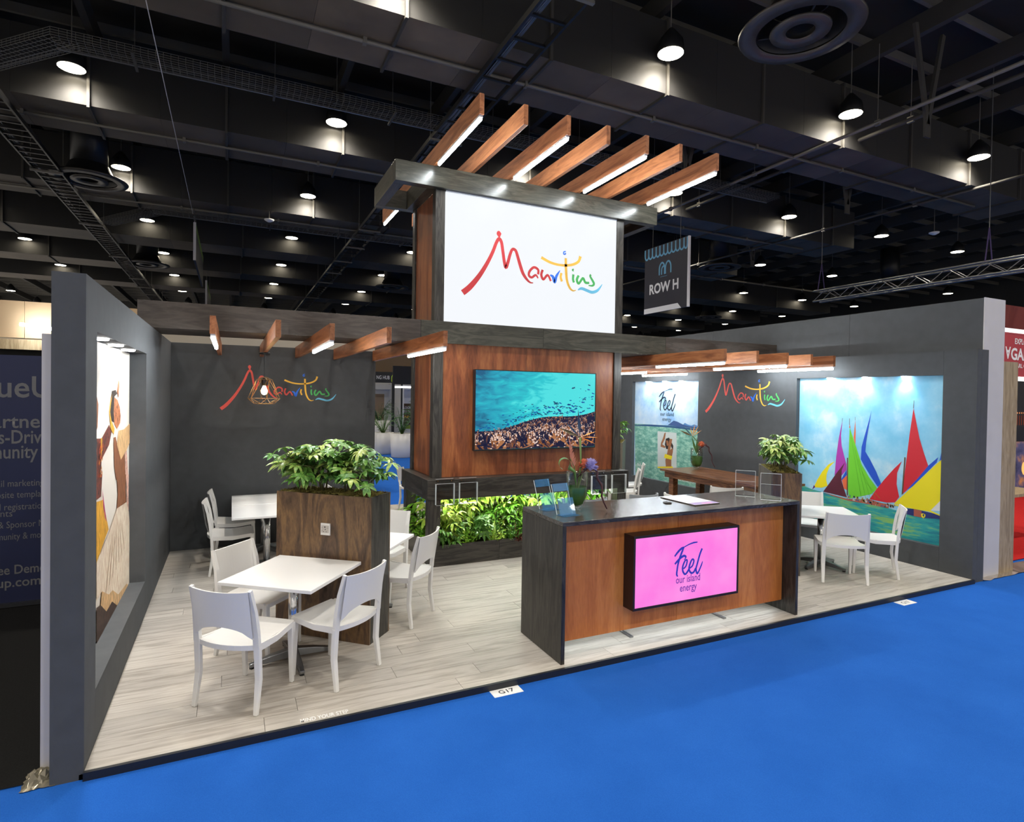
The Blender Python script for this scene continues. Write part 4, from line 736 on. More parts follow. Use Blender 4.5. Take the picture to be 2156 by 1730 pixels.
def flowers(x, y, z, h, where, full=True, s=1.0):
    c = Vector((x, y, z + h))
    ORA, GRN = P('petal_orange', (.85, .30, .01), .4), P('stem_green', (.12, .20, .05), .5)
    rt = Vector((.90, -.43, 0)); upv = Vector((0, 0, 1))
    def at(a, b): return rt * a * s + upv * b * s
    # bird of paradise
    t = thing('bird_of_paradise', 'orange bird of paradise flower ' + where, 'flower', c)
    head = at(.02, .27) if full else at(-.06, .16)
    obj('stem', MB().sweep([(0, 0, -h * .6), tuple(at(.03, .06)), tuple(head)], [.006, .007, .009], 8), GRN, t, True)
    mb = MB(); tips = ((.13, .05), (.14, .0), (.12, -.05)) if full else ((.03, .16), (.08, .14), (.12, .08), (-.03, .12))
    for a, b in tips: petal(mb, head, at(a, b), upv.cross(rt), at(a, b).length, .016 * s)
    obj('sepals', mb, ORA, t); mb = MB()
    petal(mb, head, at(-.10, .10), upv, .17 * s, .012 * s)
    if full: petal(mb, head, at(-.02, .22), rt, .22 * s, .012 * s)
    obj('tongue', mb, P('petal_blue', (.03, .07, .14), .4), t)
    mb = MB(); petal(mb, head, at(-.16, .07), upv, .19 * s, .016 * s); obj('beak', mb, P('beak_green', (.16, .12, .05), .4), t)
    # pincushion
    def ball(name, lab, cat, p, rad, m1, n, l):
        t = thing(name, lab, cat, c); obj('stem', MB().sweep([(0, 0, -h * .6), tuple(Vector(p) * .5), tuple(p)], .004, 6), GRN, t); mb = MB(); q = random.Random(len(lab))
        mb.lathe([(0, -rad * .6), (rad * .55, -rad * .25), (rad * .6, .1 * rad), (rad * .4, rad * .5), (0, rad * .62)], 12, p)
        for _ in range(n):
            a = q.uniform(0, 6.28); b = q.uniform(-.5, 1); d = Vector((math.cos(a) * math.sqrt(1 - b * b), math.sin(a) * math.sqrt(1 - b * b), b)); petal(mb, Vector(p) + d * rad * .5, d, d.cross(upv) if abs(d.z) < .99 else rt, l, l * .38)
        obj('bloom', mb, m1, t)
    ball('pincushion_flower', 'round salmon pincushion flower ' + where, 'flower', at(.055, .055) if full else at(.06, .05), .045 * s, P('petal_salmon', (.75, .22, .11), .5), 70, .03 * s)
    if full:
        ball('hydrangea', 'lilac hydrangea bloom ' + where, 'flower', at(.105, .045), .065 * s, P('petal_lilac', (.46, .42, .74), .55), 110, .036 * s)
        t = thing('plume_flower', 'pink feathery plume ' + where, 'flower', c); obj('stem', MB().sweep([(0, 0, -h * .6), tuple(at(-.02, .03)), tuple(at(-.055, .10))], .004, 6), GRN, t); mb = MB(); q = random.Random(4)
        for i in range(90):
            f = i / 90; p = at(-.03 - .035 * f, .02 + .22 * f); d = at(q.uniform(-.5, .5), 1) + rt.cross(upv) * q.uniform(-.4, .4); petal(mb, p, d, rt, .06 * s * (1.2 - f), .004)
        obj('plume', mb, P('petal_pink', (.72, .32, .22), .6), t)
        t = thing('rolled_leaf', 'green leaf rolled over the rim ' + where, 'leaf', c); mb = MB(); n = 16; vs = []
        for w_ in (-.045, .045):
            for i in range(n + 1):
                a = R(-40 + 290 * i / n); vs.append(tuple(at(-.10 + .045 * math.cos(a) , .06 + .045 * math.sin(a)) + rt.cross(upv) * w_ * s))
        mb.add(vs, [(i, i + 1, n + 2 + i, n + 1 + i) for i in range(n)]); obj('blade', mb, P('leaf_green', (.10, .22, .05), .4), t, True); obj('leaf_stalk', MB().sweep([(0, 0, -h * .5), tuple(at(-.02, .0)), tuple(at(-.065, .03))], [.004, .012, .020], 6), P('leaf_green', (.10, .22, .05), .4), t, True)
    else:
        t = thing('strap_leaf', 'broad green strap leaf ' + where, 'leaf', c); mb = MB()
        for d, w_ in ((at(-.05, .17), .020), (at(.0, .15), .018)): petal(mb, (0, 0, -h * .3), d, rt, d.length + h * .3, w_)
        obj('blade', mb, P('leaf_green2', (.07, .16, .03), .4), t)
    # drooping twisted branch
    t = thing('drooping_branch', 'twisted purple brown branch hanging down ' + where, 'branch', c); ps = []
    for i in range(13):
        f = i / 12; ps.append(tuple(at(.10 + .13 * f + .012 * math.sin(i * 1.7), .05 + .03 * math.sin(f * 3) - (h + .03) / s * 1.02 * f ** 1.6) + rt.cross(upv) * .01 * math.cos(i * 2)))
    obj('twig', MB().sweep([(0, 0, -.05)] + ps, [.004] + [.014 - .008 * i / 12 for i in range(13)], 7), P('twig_brown', (.075, .025, .03), .5), t, True)
vase(3.125, .39, CZ, .31, .083, 'tall clear glass vase of flowers on the reception counter')
flowers(3.125, .39, CZ, .31, 'in the counter vase')
vase(7.55, 3.80, .765, .34, .10, 'rounded clear glass vase on the brown wooden table')
flowers(7.55, 3.80, .765, .34, 'in the wooden table vase', False, 1.25)

# ------------------------------------------------------------------ wire pendant lamp
pd = thing('pendant_lamp', 'pendant lamp with a geometric wire cage and glowing bulb', 'pendant lamp', (.985, 3.58, 2.366))
obj('canopy', MB().lathe([(0, -.022), (.055, -.022), (.058, -.016), (.058, 0), (0, 0)], 24), MT['mdark'], pd, True)
obj('cable', MB().cyl((0, 0, -.02), (0, 0, -.29), .005, n=8), MT['mdark'], pd); obj('socket', MB().lathe([(0, -.37), (.03, -.37), (.032, -.30), (.018, -.285), (0, -.28)], 16), MT['mdark'], pd, True)
mb = MB(); rings = [(.022, -.275, 6), (.085, -.305, 6), (.178, -.515, 6), (.105, -.575, 6)]; rp = []
for q, (rr, z, n) in enumerate(rings): rp.append([Vector((rr * math.cos(2 * math.pi * (k + .5 * (q % 2)) / n + .3), rr * math.sin(2 * math.pi * (k + .5 * (q % 2)) / n + .3), z)) for k in range(n)])
for q in range(4):
    for k in range(6):
        mb.cyl(rp[q][k], rp[q][(k + 1) % 6], .0028, n=5)
        if q < 3: mb.cyl(rp[q][k], rp[q + 1][k], .0028, n=5); mb.cyl(rp[q][k], rp[q + 1][(k - 1) % 6 if q % 2 == 0 else (k + 1) % 6], .0028, n=5)
obj('wire_cage', mb, P('bronze_wire', (.22, .12, .04), .35), pd)
obj('bulb', MB().lathe([(0, -.475), (.022, -.468), (.033, -.445), (.034, -.425), (.022, -.395), (.013, -.372), (0, -.372)], 18), emit('warm_bulb', (1.0, .62, .24), 60.0), pd, True)

# ------------------------------------------------------------------ hall ceiling
ce = struct('ceiling', MB().quad((-22, -12, 9.95), (-22, 62, 9.95), (48, 62, 9.95), (48, -12, 9.95)), MT['ceil'], 'black hall roof with beams and purlins')
BM = mesh('roof_beam', MB().box(-.07, .07, -12, 60, 9.25, 9.65), MT['steel']); PM = mesh('purlin', MB().box(-22, 46, -.04, .04, 9.66, 9.86), MT['steelg'])
for i in range(24): obj('roof_beam', BM, None, ce, loc=(-19.6 + i * 2.51, 0, 0))
for j in range(40): obj('purlin', PM, None, ce, loc=(0, 2.0 + j * 1.415, 0))
# ducts along the hall
def duct(j, label):
    y0 = 5.26 + 5.66 * j; seg = 1.25 if j < 3 else 2.5; t = thing('air_duct', label, 'duct', (0, y0, 7.65), 0, 'air ducts under the hall roof')
    a = mesh('duct_section', MB().box(0, seg - .004, 0, 1.6, 0, 1.35), [MT['duct'], MT['ductshade']]); b = mesh('duct_section', MB().box(0, seg - .004, 0, 1.6, 0, 1.35), [MT['duct2'], MT['ductshade']])
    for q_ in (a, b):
        for p_ in q_.polygons: p_.material_index = 0 if p_.normal.z < -.5 else 1  # undersides stay grey, all other faces take the painted shade
    st_ = mesh('duct_flange', MB().box(-.025, .025, -.05, 1.65, -.05, 1.4), MT['steel'])
    n = int((34 if j < 3 else 50) / seg); x = -12.0 if j < 3 else -14.0
    rr = random.Random(j)
    for i in range(n):
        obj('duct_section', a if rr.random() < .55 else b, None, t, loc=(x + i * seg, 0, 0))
        if i % (2 if j < 3 else 3) == 0: obj('duct_flange', st_, None, t, loc=(x + i * seg, 0, 0))
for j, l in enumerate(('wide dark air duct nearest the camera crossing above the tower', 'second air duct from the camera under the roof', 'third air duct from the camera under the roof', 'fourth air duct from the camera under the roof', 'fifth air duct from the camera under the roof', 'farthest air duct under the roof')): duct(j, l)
def pipe(p0, p1, r, label, hang=0, m='steel'):
    t = thing('sprinkler_pipe', label, 'pipe', p0); d = Vector(p1) - Vector(p0)
    obj('pipe_run', MB().cyl((0, 0, 0), d, r, n=8), MT[m], t, True); n = int(d.length / 2.8)
    for i in range(1, n):
        q = d * (i / n); obj('pipe_clamp', MB().box(q.x - .03, q.x + .03, q.y - r - .015, q.y + r + .015, -r - .015, r + .015), MT['steelg'], t)
        if hang: obj('hanger_rod', MB().cyl(q, q + Vector((0, 0, hang)), .008, n=5), MT['steelg'], t)
pipe((-12, 6.1, 7.60), (20, 6.1, 7.60), .035, 'thin sprinkler pipe below the nearest duct', 0, 'steelg'); pipe((-12, 11.75, 7.60), (20, 11.75, 7.60), .035, 'thin sprinkler pipe below the second duct', 0, 'steelg')
pipe((-12, 17.4, 7.60), (30, 17.4, 7.60), .035, 'thin sprinkler pipe below the third duct', 0, 'steelg')
pipe((12.5, 1.0, 7.6), (12.5, 26, 7.6), .04, 'sprinkler pipe running away on the right of the tower', 1.6, 'steelg'); pipe((13.6, 1.0, 7.9), (13.6, 26, 7.9), .05, 'dark conduit running away on the right beside the sprinkler pipe', 1.3)
pipe((18.4, 1.0, 7.6), (18.4, 30, 7.6), .04, 'sprinkler pipe running away at the far right', 1.6)
def ladder(x0, x1, y0, y1, z, step, label, cables=6):
    t = thing('cable_ladder', label, 'cable tray', (x0, y0, z)); w_ = x1 - x0; L = y1 - y0
    for x in (0, w_): obj('side_rail', MB().box(x - .02, x + .02, 0, L, -.05, .05), MT['mdark'], t)
    rm = mesh('rung', MB().box(.02, w_ - .02, -.025, .025, -.04, -.005), MT['mdark'])
    for i in range(int(L / step)): obj('rung', rm, None, t, loc=(0, i * step, 0))
    hm = mesh('hanger', MB().box(-.06, w_ + .06, -.03, .03, -.10, -.055).cyl((-.05, 0, -.08), (-.05, 0, 2.0), .008, n=5).cyl((w_ + .05, 0, -.08), (w_ + .05, 0, 2.0), .008, n=5), MT['steelg'])
    for i in range(int(L / 2.6)):
        if not -.15 < (y0 + 1.2 + i * 2.6 - 5.26) % 5.66 < 1.75: obj('hanger', hm, None, t, loc=(0, 1.2 + i * 2.6, 0))
    rr = random.Random(int(x0 * 10))
    for i in range(cables):
        x = .05 + .2 * w_ * i / cables + rr.uniform(0, .01); obj('cable', MB().sweep([(x + rr.uniform(-.015, .015), L * k / 12, .008) for k in range(13)], .014, 5), MT['rung'], t)
ladder(4.49, 5.09, 2.2, 46, 7.46, .62, 'cable ladder running over the tower into the distance'); ladder(-3.87, -3.31, 8.5, 46, 7.46, .35, 'cable ladder on the left running into the distance', 3)
def basket(pts, w_, z, label, step=.11, rod=1.6):
    t = thing('wire_basket_tray', label, 'cable tray', (pts[0][0], pts[0][1], z)); o = Vector((pts[0][0], pts[0][1], 0)); mb = MB()
    for (a, b) in zip(pts, pts[1:]):
        A, B = Vector((*a, 0)) - o, Vector((*b, 0)) - o; d = (B - A); L = d.length; d.normalize(); nrm = Vector((-d.y, d.x, 0))
        for k in range(7): q = nrm * (w_ * k / 6); mb.sweep([A + q, B + q], .006, 3, False)
        for k in range(3): q = Vector((0, 0, .04 + .04 * k)); mb.sweep([A + q, B + q], .006, 3, False); mb.sweep([A + q + nrm * w_, B + q + nrm * w_], .006, 3, False)
        for i in range(int(L / step)):
            p = A + d * (i * step); mb.sweep([p + Vector((0, 0, .12)), p, p + nrm * w_, p + nrm * w_ + Vector((0, 0, .12))], .005, 3, False)
    tag(obj('wire_mesh', mb, MT['steelg'], t), None, None, kind='stuff')
    A, B = Vector((*pts[-2], 0)) - o, Vector((*pts[-1], 0)) - o
    d = (B - A); n = d.copy(); n.normalize(); n = Vector((-n.y, n.x, 0))
    obj('edge_rail', MB().sweep([A + n * w_ * .97, B + n * w_ * .97], .016, 6), MT['rung'], t)
    for i in range(int(d.length / 2.2)): p = A + d * ((i + .5) * 2.2 / d.length); obj('hanger', MB().box(p.x - .02, p.x + .02, p.y - .1, p.y + w_ + .1, -.05, -.01).cyl(p + Vector((0, w_ / 2, 0)), p + Vector((0, w_ / 2, rod)), .008, n=5), MT['steel'], t)
basket([(-5.6, 11.6), (-1.97, 8.0), (14.3, 8.0)], .46, 7.5, 'wire mesh cable tray crossing in front of the second duct')
basket([(-3.3, 19.5), (-1.55, 17.1), (12, 17.1)], .46, 7.35, 'wire mesh cable tray farther back with a bend on the left', .16, .28)
# round diffusers
def diffuser(x, y, label):
    x, y = .66 + (x - .66) * .853, -3.56 + (y + 3.56) * .853
    t = thing('ceiling_diffuser', label, 'air diffuser', (x, y, 7.45), 0, 'round air diffusers under the hall roof')
    q_ = .87
    obj('outer_ring', MB().lathe([(.62, .02), (.62, 0), (.86, .0), (.88, .03), (.84, .06), (.62, .05)], 40), MT['ring'], t, True); obj('cone', MB().lathe([(.62, .04), (.54, .20), (.44, .42)], 40), MT['mdark'], t, True)
    obj('inner_ring', MB().lathe([(.20, .02), (.21, .0), (.42, .0), (.43, .03), (.30, .10), (.20, .10)], 32), MT['ring'], t, True); obj('neck', MB().cyl((0, 0, .42), (0, 0, 2.0), .42, n=24), MT['mdark'], t, True)
    for k in range(3): a = k * 2.09; obj('spoke', MB().cyl((.4 * math.cos(a), .4 * math.sin(a), .05), (.64 * math.cos(a), .64 * math.sin(a), .1), .02, n=6), MT['mdark'], t)
for x, y, l in ((9.65, 3.7, 'large round air diffuser at the upper right'), (-3.4, 18.7, 'round air diffuser at the left under the cable ladder'), (-3.35, 32.1, 'small round air diffuser above the left wall corner'), (9.45, 18.6, 'round air diffuser behind the tower crown'), (22.45, 18.4, 'round air diffuser right of the row sign'), (9.45, 32.1, 'round air diffuser low beside the left tower edge'), (35.0, 17.8, 'distant round air diffuser below the truss'), (35.0, 32.1, 'distant round air diffuser above the right wall'), (22.45, 32.1, 'distant round air diffuser right of the tower sign')): diffuser(x, y, l)
# hall lamps on a regular grid
LM = [mesh('housing', MB().lathe([(.235, .0), (.245, .02), (.22, .22), (.10, .38), (.05, .44), (0, .45)], 18), MT['mdark'], True), mesh('lens', MB().lathe([(0, -.006), (.23, -.006)], 20), MT['hall']), mesh('rod', MB().cyl((0, 0, .45), (0, 0, 1.755), .010, n=6), MT['steelg'])]
NEAR = {(2, 0): 'brightest hall lamp high above the right side of the tower', (3, 0): 'hall lamp right of the large round diffuser', (4, 0): 'hall lamp at the far right edge below a pipe', (0, 1): 'hall lamp at the upper left corner under the wire tray', (1, 1): 'hall lamp left of the tower crown under the nearest duct', (0, 2): 'hall lamp beside the left round diffuser', (1, 2): 'hall lamp left of the tower top on the second row', (4, 1): 'hall lamp between the two long ducts on the right', (3, 1): 'hall lamp just below the rightmost upper rafter', (1, 0): 'hall lamp touching the top edge left of the cable ladder', (0, 3): 'hall lamp above the left wall near the ladder', (1, 3): 'hall lamp left of the tower on the third row', (2, 1): 'hall lamp seen between the upper rafters'}
COLW = ['outermost line on the left', 'second line from the left', 'line above the left wall', 'line just left of the tower', 'line behind the tower', 'first line right of the tower', 'second line right of the tower', 'third line right of the tower', 'fourth line right of the tower', 'fifth line right of the tower', 'outermost line on the right']
for i in range(-2, 9):
    for j in range(0, 9):
        x, y = -2.22 + 5.02 * i, 4.95 + 5.66 * j
        if j > 5 and not (-2 <= i <= 8): continue
        if (i, j) in ((-2, 0), (-1, 0), (-2, 1), (5, 0), (6, 0), (7, 0), (8, 0), (7, 1), (8, 1), (0, 0)): 
            if (i, j) not in ((-1, 0), (0, 0)): continue
        t = thing('hall_lamp', NEAR.get((i, j), 'hall lamp in the %s row back, %s' % (ORD[j], COLW[i + 2])), 'ceiling lamp', (x, y, 8.2), 0, 'hall lamps in regular rows')
        for nm, me in zip(('housing', 'lens', 'rod'), LM): obj(nm, me, None, t)
        if -1 <= i <= 4 and j <= 2: lamp('lamp_light', 'SPOT', (0, 0, -.03), HALL_W, (1, .92, .80), t, spot_size=R(150), spot_blend=1.0, shadow_soft_size=.2)
for i in range(-1, 5):
    for j in (-1, -2, -3):  # unseen rows continuing the grid; the last one added to brighten the counter front
        x, y = -2.22 + 5.02 * i, 4.95 + 5.66 * j
        t = thing('hall_lamp', 'hall lamp over the front aisle, %s lamp from the left in the %s row' % (ORD[i + 1], ('nearest', 'middle', 'added rearmost')[-1 - j]), 'ceiling lamp', (x, y, 8.2), 0, 'hall lamps over the front aisle')
        for nm, me in zip(('housing', 'lens', 'rod'), LM): obj(nm, me, None, t)
        lamp('lamp_light', 'SPOT', (0, 0, -.03), HALL_W, (1, .94, .85), t, spot_size=R(150), spot_blend=1.0, shadow_soft_size=.2)
for x, y, l in ((1.68, 16.64, 'small white detector dome hanging left of the tower'), (21.04, 7.73, 'small white detector dome hanging on the right')):
    t = thing('detector', l, 'detector', (x, y, 7.3)); obj('dome', MB().lathe([(0, 0), (.05, .01), (.14, .06), (.15, .09), (.05, .10), (0, .10)], 16), MT['white'], t, True); obj('rod', MB().cyl((0, 0, .1), (0, 0, 2.65), .012, n=6), MT['steelg'], t)
# V shaped hangers
for x, y in ((10.4, 7.35), (12.9, 3.4), (8.2, 13.0), (16.0, 7.2), (19.0, 13.2)):
    t = thing('roof_brace', 'V shaped steel hanger under the roof %s' % {10.4: 'beside the rightmost upper rafter', 12.9: 'at the upper right corner', 8.2: 'right of the tower crown', 16.0: 'above the long pipes on the right', 19.0: 'in the distance on the right'}[x], 'bracket', (x, y, 7.1))
    for s in (-1, 1): obj('arm', MB().sweep([(0, 0, .25), (s * .45, 0, 2.1)], 0, sq=[(.05, .03), (.05, .03)]), MT['steel'], t)
    obj('plate', MB().box(-.09, .09, -.02, .02, 0, .35), MT['steel'], t)
# lighting truss
def truss():
    t = thing('lighting_truss', 'silver lattice truss hanging at the right', 'truss', (16.2, 8.35, 4.85)); s = .30; L = 12.0
    for x in (0, s):
        for z in (0, s): obj('chord', MB().cyl((x, 0, z), (x, -L, z), .025, n=8), MT['rung'], t, True)
    n = 30
    for i in range(n):
        y0, y1 = -L * i / n, -L * (i + 1) / n; z0, z1 = (0, s) if i % 2 == 0 else (s, 0)
        for x in (0, s): obj('diagonal', MB().cyl((x, y0, z0), (x, y1, z1), .011, n=6), MT['rung'], t)
        obj('diagonal', MB().cyl((z0, y0, 0), (z1, y1, 0), .011, n=6), MT['rung'], t)
    for y in (-.15, -4.4):
        obj('sling', MB().cyl((0, y, s), (s / 2, y, 1.1), .014, n=6).cyl((s, y, s), (s / 2, y, 1.1), .014, n=6), P('purple_sling', (.05, .03, .12)), t); obj('chain', MB().cyl((s / 2, y, 1.1), (s / 2, y, 5.0), .010, n=6), MT['rung'], t)
truss()
# ROW H hanging sign
t = thing('hanging_sign', 'dark hanging sign reading ROW H with blue loops', 'sign', (11, 7.94, 4.237)); H, L = 1.783, 1.70
obj('board', MB().box(.001, .05, 0, L, 0, H), P('sign_navy', (.030, .030, .042), .5), t); obj('edge_strip', MB().box(-.002, .055, -.045, -.001, 0, H), MT['whitet'], t)
f = lambda a, b: (-.001, L - a, b); f2 = lambda a, b: (-.002, L - a, b); BL = P('sign_blue', (.14, .40, .60), .5)
text('ROW H', f, .22, 1.38, .52, MT['whitet'], t, h=.27, bold=.03)
for sx in (0, .245): obj('emblem', stroke(MB(), [(.62 + sx, .98, .045), (.62 + sx, 1.16, .045), (.66 + sx, 1.26, .045), (.725 + sx, 1.30, .045), (.79 + sx, 1.26, .045), (.83 + sx, 1.16, .045), (.83 + sx, .98, .045)], f, 4), BL, t)
obj('emblem', stroke(MB(), [(.715, .98, .042), (.72, 1.14, .042), (.79, 1.20, .042), (.85, 1.14, .042), (.855, .98, .042)], f2, 4), BL, t); obj('emblem', MB().quad(f(.66, .92), f(.93, .92), f(.93, .928), f(.66, .928)), BL, t)
for k in range(11):
    a = .01 + k * .155
    obj('loop', stroke(MB(), [(a, 1.77, .045), (a + .005, 1.56, .045), (a + .075, 1.49, .045), (min(a + .15, 1.68), 1.56, .045), (min(a + .15, 1.68), 1.77, .045)], f if k % 2 else f2, 4), BL, t)
patch('footer', [(0, 0), (1.5, 0), (1.36, .14), (0, .14)], f, MT['whitet'], t)
for x in (.3, 1.4): obj('wire', MB().cyl((.025, x, H), (.025, x, 5.0), .006, n=5), MT['steelg'], t)
for (y0, y1, z0, z1, l) in ((18.1, 23.5, 6.15, 7.37, 'hanging aisle sign with a green top seen nearly edge on'), (27.5, 32.5, 5.75, 7.1, 'second aisle sign with a green top farther along the aisle')):
    t = thing('hanging_sign', l, 'sign', (-.5, y0, z0)); obj('board', MB().box(0, .06, 0, y1 - y0, 0, (z1 - z0) * .8), P('sign_navy', (.030, .030, .042), .5), t); obj('green_band', MB().box(-.002, .062, 0, y1 - y0, (z1 - z0) * .8, z1 - z0), P('lime', (.20, .34, .04)), t); obj('edge_strip', MB().box(-.01, .07, -.05, -.001, 0, z1 - z0), MT['wallw'], t)
    for q in (.6, y1 - y0 - .6): obj('hanger_wire', MB().cyl((.03, q, z1 - z0), (.03, q, 9.9 - z0), .006, n=5), MT['steelg'], t)
    obj('wire', MB().cyl((.03, -22, z1 - z0), (.03, 0, z1 - z0), .007, n=5), MT['wallw'], t) if y0 < 20 else None

# ------------------------------------------------------------------ neighbour on the left: banner and lit fascia
b = thing('banner', 'dark blue neighbouring banner with white text at the left edge', 'banner', (-2.6, 3.1, -.03)); ox = -2.6
obj('sheet', MB().box(0, 2.38, 0, .02, .03, 2.25), P('banner_blue', (.004, .008, .045), .5), b); obj('base_bar', MB().box(0, 2.38, -.05, .06, 0, .03), MT['black'], b)
f = lambda a, z: (a - ox, -.002, z + .03); IW = P('banner_white', (.12, .12, .125))
for s, x0, x1, z, h in (('blueUp', -1.40, -.69, 1.845, .20), ('Partner', -1.33, -.845, 1.57, .125), ('s-Driven', -1.21, -.79, 1.43, .125), ('Community C', -1.53, -.81, 1.297, .125), ('Email marketing', -1.30, -.885, 1.043, .062), ('Website templates', -1.32, -.83, .941, .062), ('Lead registration', -1.31, -.87, .832, .062), ('Events', -1.30, -1.11, .775, .062), ('& Sponsor Management', -1.21, -.60, .672, .062), ('Community & mobile', -1.34, -.82, .566, .062), ('Free Demo', -1.29, -.865, .255, .085), ('blueup.com', -1.40, -.905, .14, .085)):
    text(s, f, x0, x1, z, IW, b, h=h, bold=.012 if h > .07 else 0)
struct('wall_left_neighbour', MB().box(-9, -.3, 6.0, 6.1, -.04, 2.55), MT['darkgap'], 'dark back wall of the neighbouring stand on the left')
fa = thing('lit_fascia', 'tan lit fascia boards above the left neighbouring stand', 'fascia', (-9, 5.95, 2.40))
for k in range(6): obj('fascia_board', MB().box(k * 1.45, k * 1.45 + 1.445, 0, .04, .17, .64), MT['tan'], fa)
obj('lower_rail', MB().box(0, 8.7, -.04, .0, .02, .15), MT['ply'], fa)
la = thing('arm_light', 'short bright tube light on an arm before the tan fascia', 'light', (-1.75, 5.78, 2.70)); obj('tube', MB().cyl((0, 0, .03), (.45, -.1, -.03), .022, n=10), MT['tube'], la); obj('arm', MB().cyl((.2, 0, 0), (.2, .16, .02), .01, n=6), MT['mdark'], la)
struct('wall_far', MB().box(-12, -1, 12, 12.1, -.04, 3.3), MT['cream'], 'cream partition beyond the left wall top'); struct('wall_far', MB().box(-1, 3.4, 9.0, 9.1, -.04, 3.2), MT['cream'], 'cream partition seen through the gap above the back wall')
# ------------------------------------------------------------------ neighbour on the right
struct('wall_wood_post', MB().box(8.59, 8.90, .06, .16, -.04, 2.40), MT['ply'], 'brown plywood edge of the right neighbouring partition')
sg = thing('fascia_sign', 'red fascia sign of the right neighbour with white lettering', 'sign', (12.0, 2.0, 2.40)); ox = 12.0
obj('board', MB().box(0, 4, 0, .1, 0, .77), P('red_sign', (.42, .03, .045), .5), sg)
for x in (.02, 3.86): obj('post', MB().box(x, x + .12, .01, .09, -2.43, -.0705), P('red_sign', (.42, .03, .045), .5), sg)
for z in (-.07, .77): obj('white_strip', MB().box(0, 4, -.02, .12, z, z + .07), emit('white_strip', (1, .98, .95), 1.3), sg)
f = lambda a, z: (a - 12.0, -.003, z - 2.40)
text('EXPLORE', f, 13.18, 13.72, 2.98, MT['whitet'], sg, h=.10, bold=.02); text('GANDA', f, 13.06, 14.15, 2.70, MT['whitet'], sg, h=.21, bold=.03)
text('A', lambda a, z: (12.87 + 13.05 - a - 12.0, -.003, 2.70 + 2.91 - z - 2.40), 12.87, 13.05, 2.70, MT['whitet'], sg, h=.21, bold=.03); text('THE PEARL OF AFRICA', f, 12.9, 14.05, 2.56, MT['whitet'], sg, h=.075, bold=.02)
struct('wall_red', MB().box(15.7, 22, 3.3, 3.4, 2.3, 4.05), P('dark_red', (.16, .022, .018), .7), 'dark red upper wall of the right neighbouring stand')
bp = thing('backdrop', 'backdrop of a lit bridge at night above a sunset in the right stand', 'backdrop', (15.0, 3.2, 0))
obj('night_panel', MB().box(0, 4, 0, .05, 1.09, 2.48), P('night', (.006, .006, .012), .4), bp); obj('sunset_panel', MB().box(0, 4, -.001, .05, -.03, 1.0895), skymat('sunset', ((.03, .05, .16), (.14, .16, .36), (.95, .42, .10)), (.95, .5, .15)), bp); 
for k in range(24): obj('bridge_light', MB().box(0.6 + k * .09, .63 + k * .09, -.004, -.0005, 1.70, 1.73), emit('bridge_orange', (1.0, .35, .12), .8), bp); obj('bridge_reflection', MB().box(.605 + k * .09, .625 + k * .09, -.004, -.0005, 1.45, 1.66), emit('bridge_red', (.35, .06, .02), .5), bp)
obj('sun_glow', MB().lathe([(0, 0), (.16, 0)], 20).tf(Matrix.Translation((1.45, -.004, .50)) @ Matrix.Rotation(R(90), 4, 'X')), emit('sun_glow', (1.0, .55, .15), 1.1), bp)
ds = thing('desk', 'pale wooden desk at the edge of the right neighbouring stand', 'desk', (9.55, .80, 0)); obj('desk_top', MB().box(0, 2, 0, .7, .60, .64), MT['ply'], ds)
for x in (.1, 1.84): obj('leg', MB().box(x, x + .06, .05, .11, 0, .60), MT['ply'], ds); obj('leg', MB().box(x, x + .06, .58, .64, 0, .60), MT['ply'], ds)
nc = thing('name_card', 'small white name card standing on the neighbouring desk', 'card', (9.75, .98, .64)); obj('card_face', MB().box(0, .3, 0, .01, 0, .13), MT['whitet'], nc); obj('card_back', MB().box(0, .3, .0105, .06, 0, .008), MT['whitet'], nc)
fl = tag(obj('protective_film_strip', None or MB(), MT['edge']), 'crumpled reflective film strip along the red carpet edge at the right', 'film')
mb = MB(); rr = random.Random(2); n = 60
for q in range(2): mb.add([(8.15 + 6 * i / n, (-.02 if q == 0 else .20) + rr.uniform(-.008, .008), -.038 + (.0 if q == 0 else .022) + rr.uniform(0, .012)) for i in range(n + 1)], [])
mb.f = [(i, i + 1, n + 2 + i, n + 1 + i) for i in range(n)]; mb.m = [0] * n
fl.data = mesh('film', mb, mat('film', (.55, .50, .44), .18, .8))
cr = MB(); rr = random.Random(9); n = 12
for j in range(n):
    for i in range(n): cr.v.append((-.26 + .14 * i / (n - 1) + rr.uniform(-.006, .006), -.0 + .16 * j / (n - 1) + rr.uniform(-.006, .006), -.035 + .07 * math.sin(math.pi * i / (n - 1)) * math.sin(math.pi * j / (n - 1)) * rr.uniform(.5, 1.1)))
cr.f = [(j * n + i, j * n + i + 1, (j + 1) * n + i + 1, (j + 1) * n + i) for j in range(n - 1) for i in range(n - 1)]; cr.m = [0] * len(cr.f)
tag(obj('crumpled_film', cr, mat('clear_film', (.30, .27, .20), .15, .5)), 'crumpled clear plastic film at the foot of the left wall end', 'film')

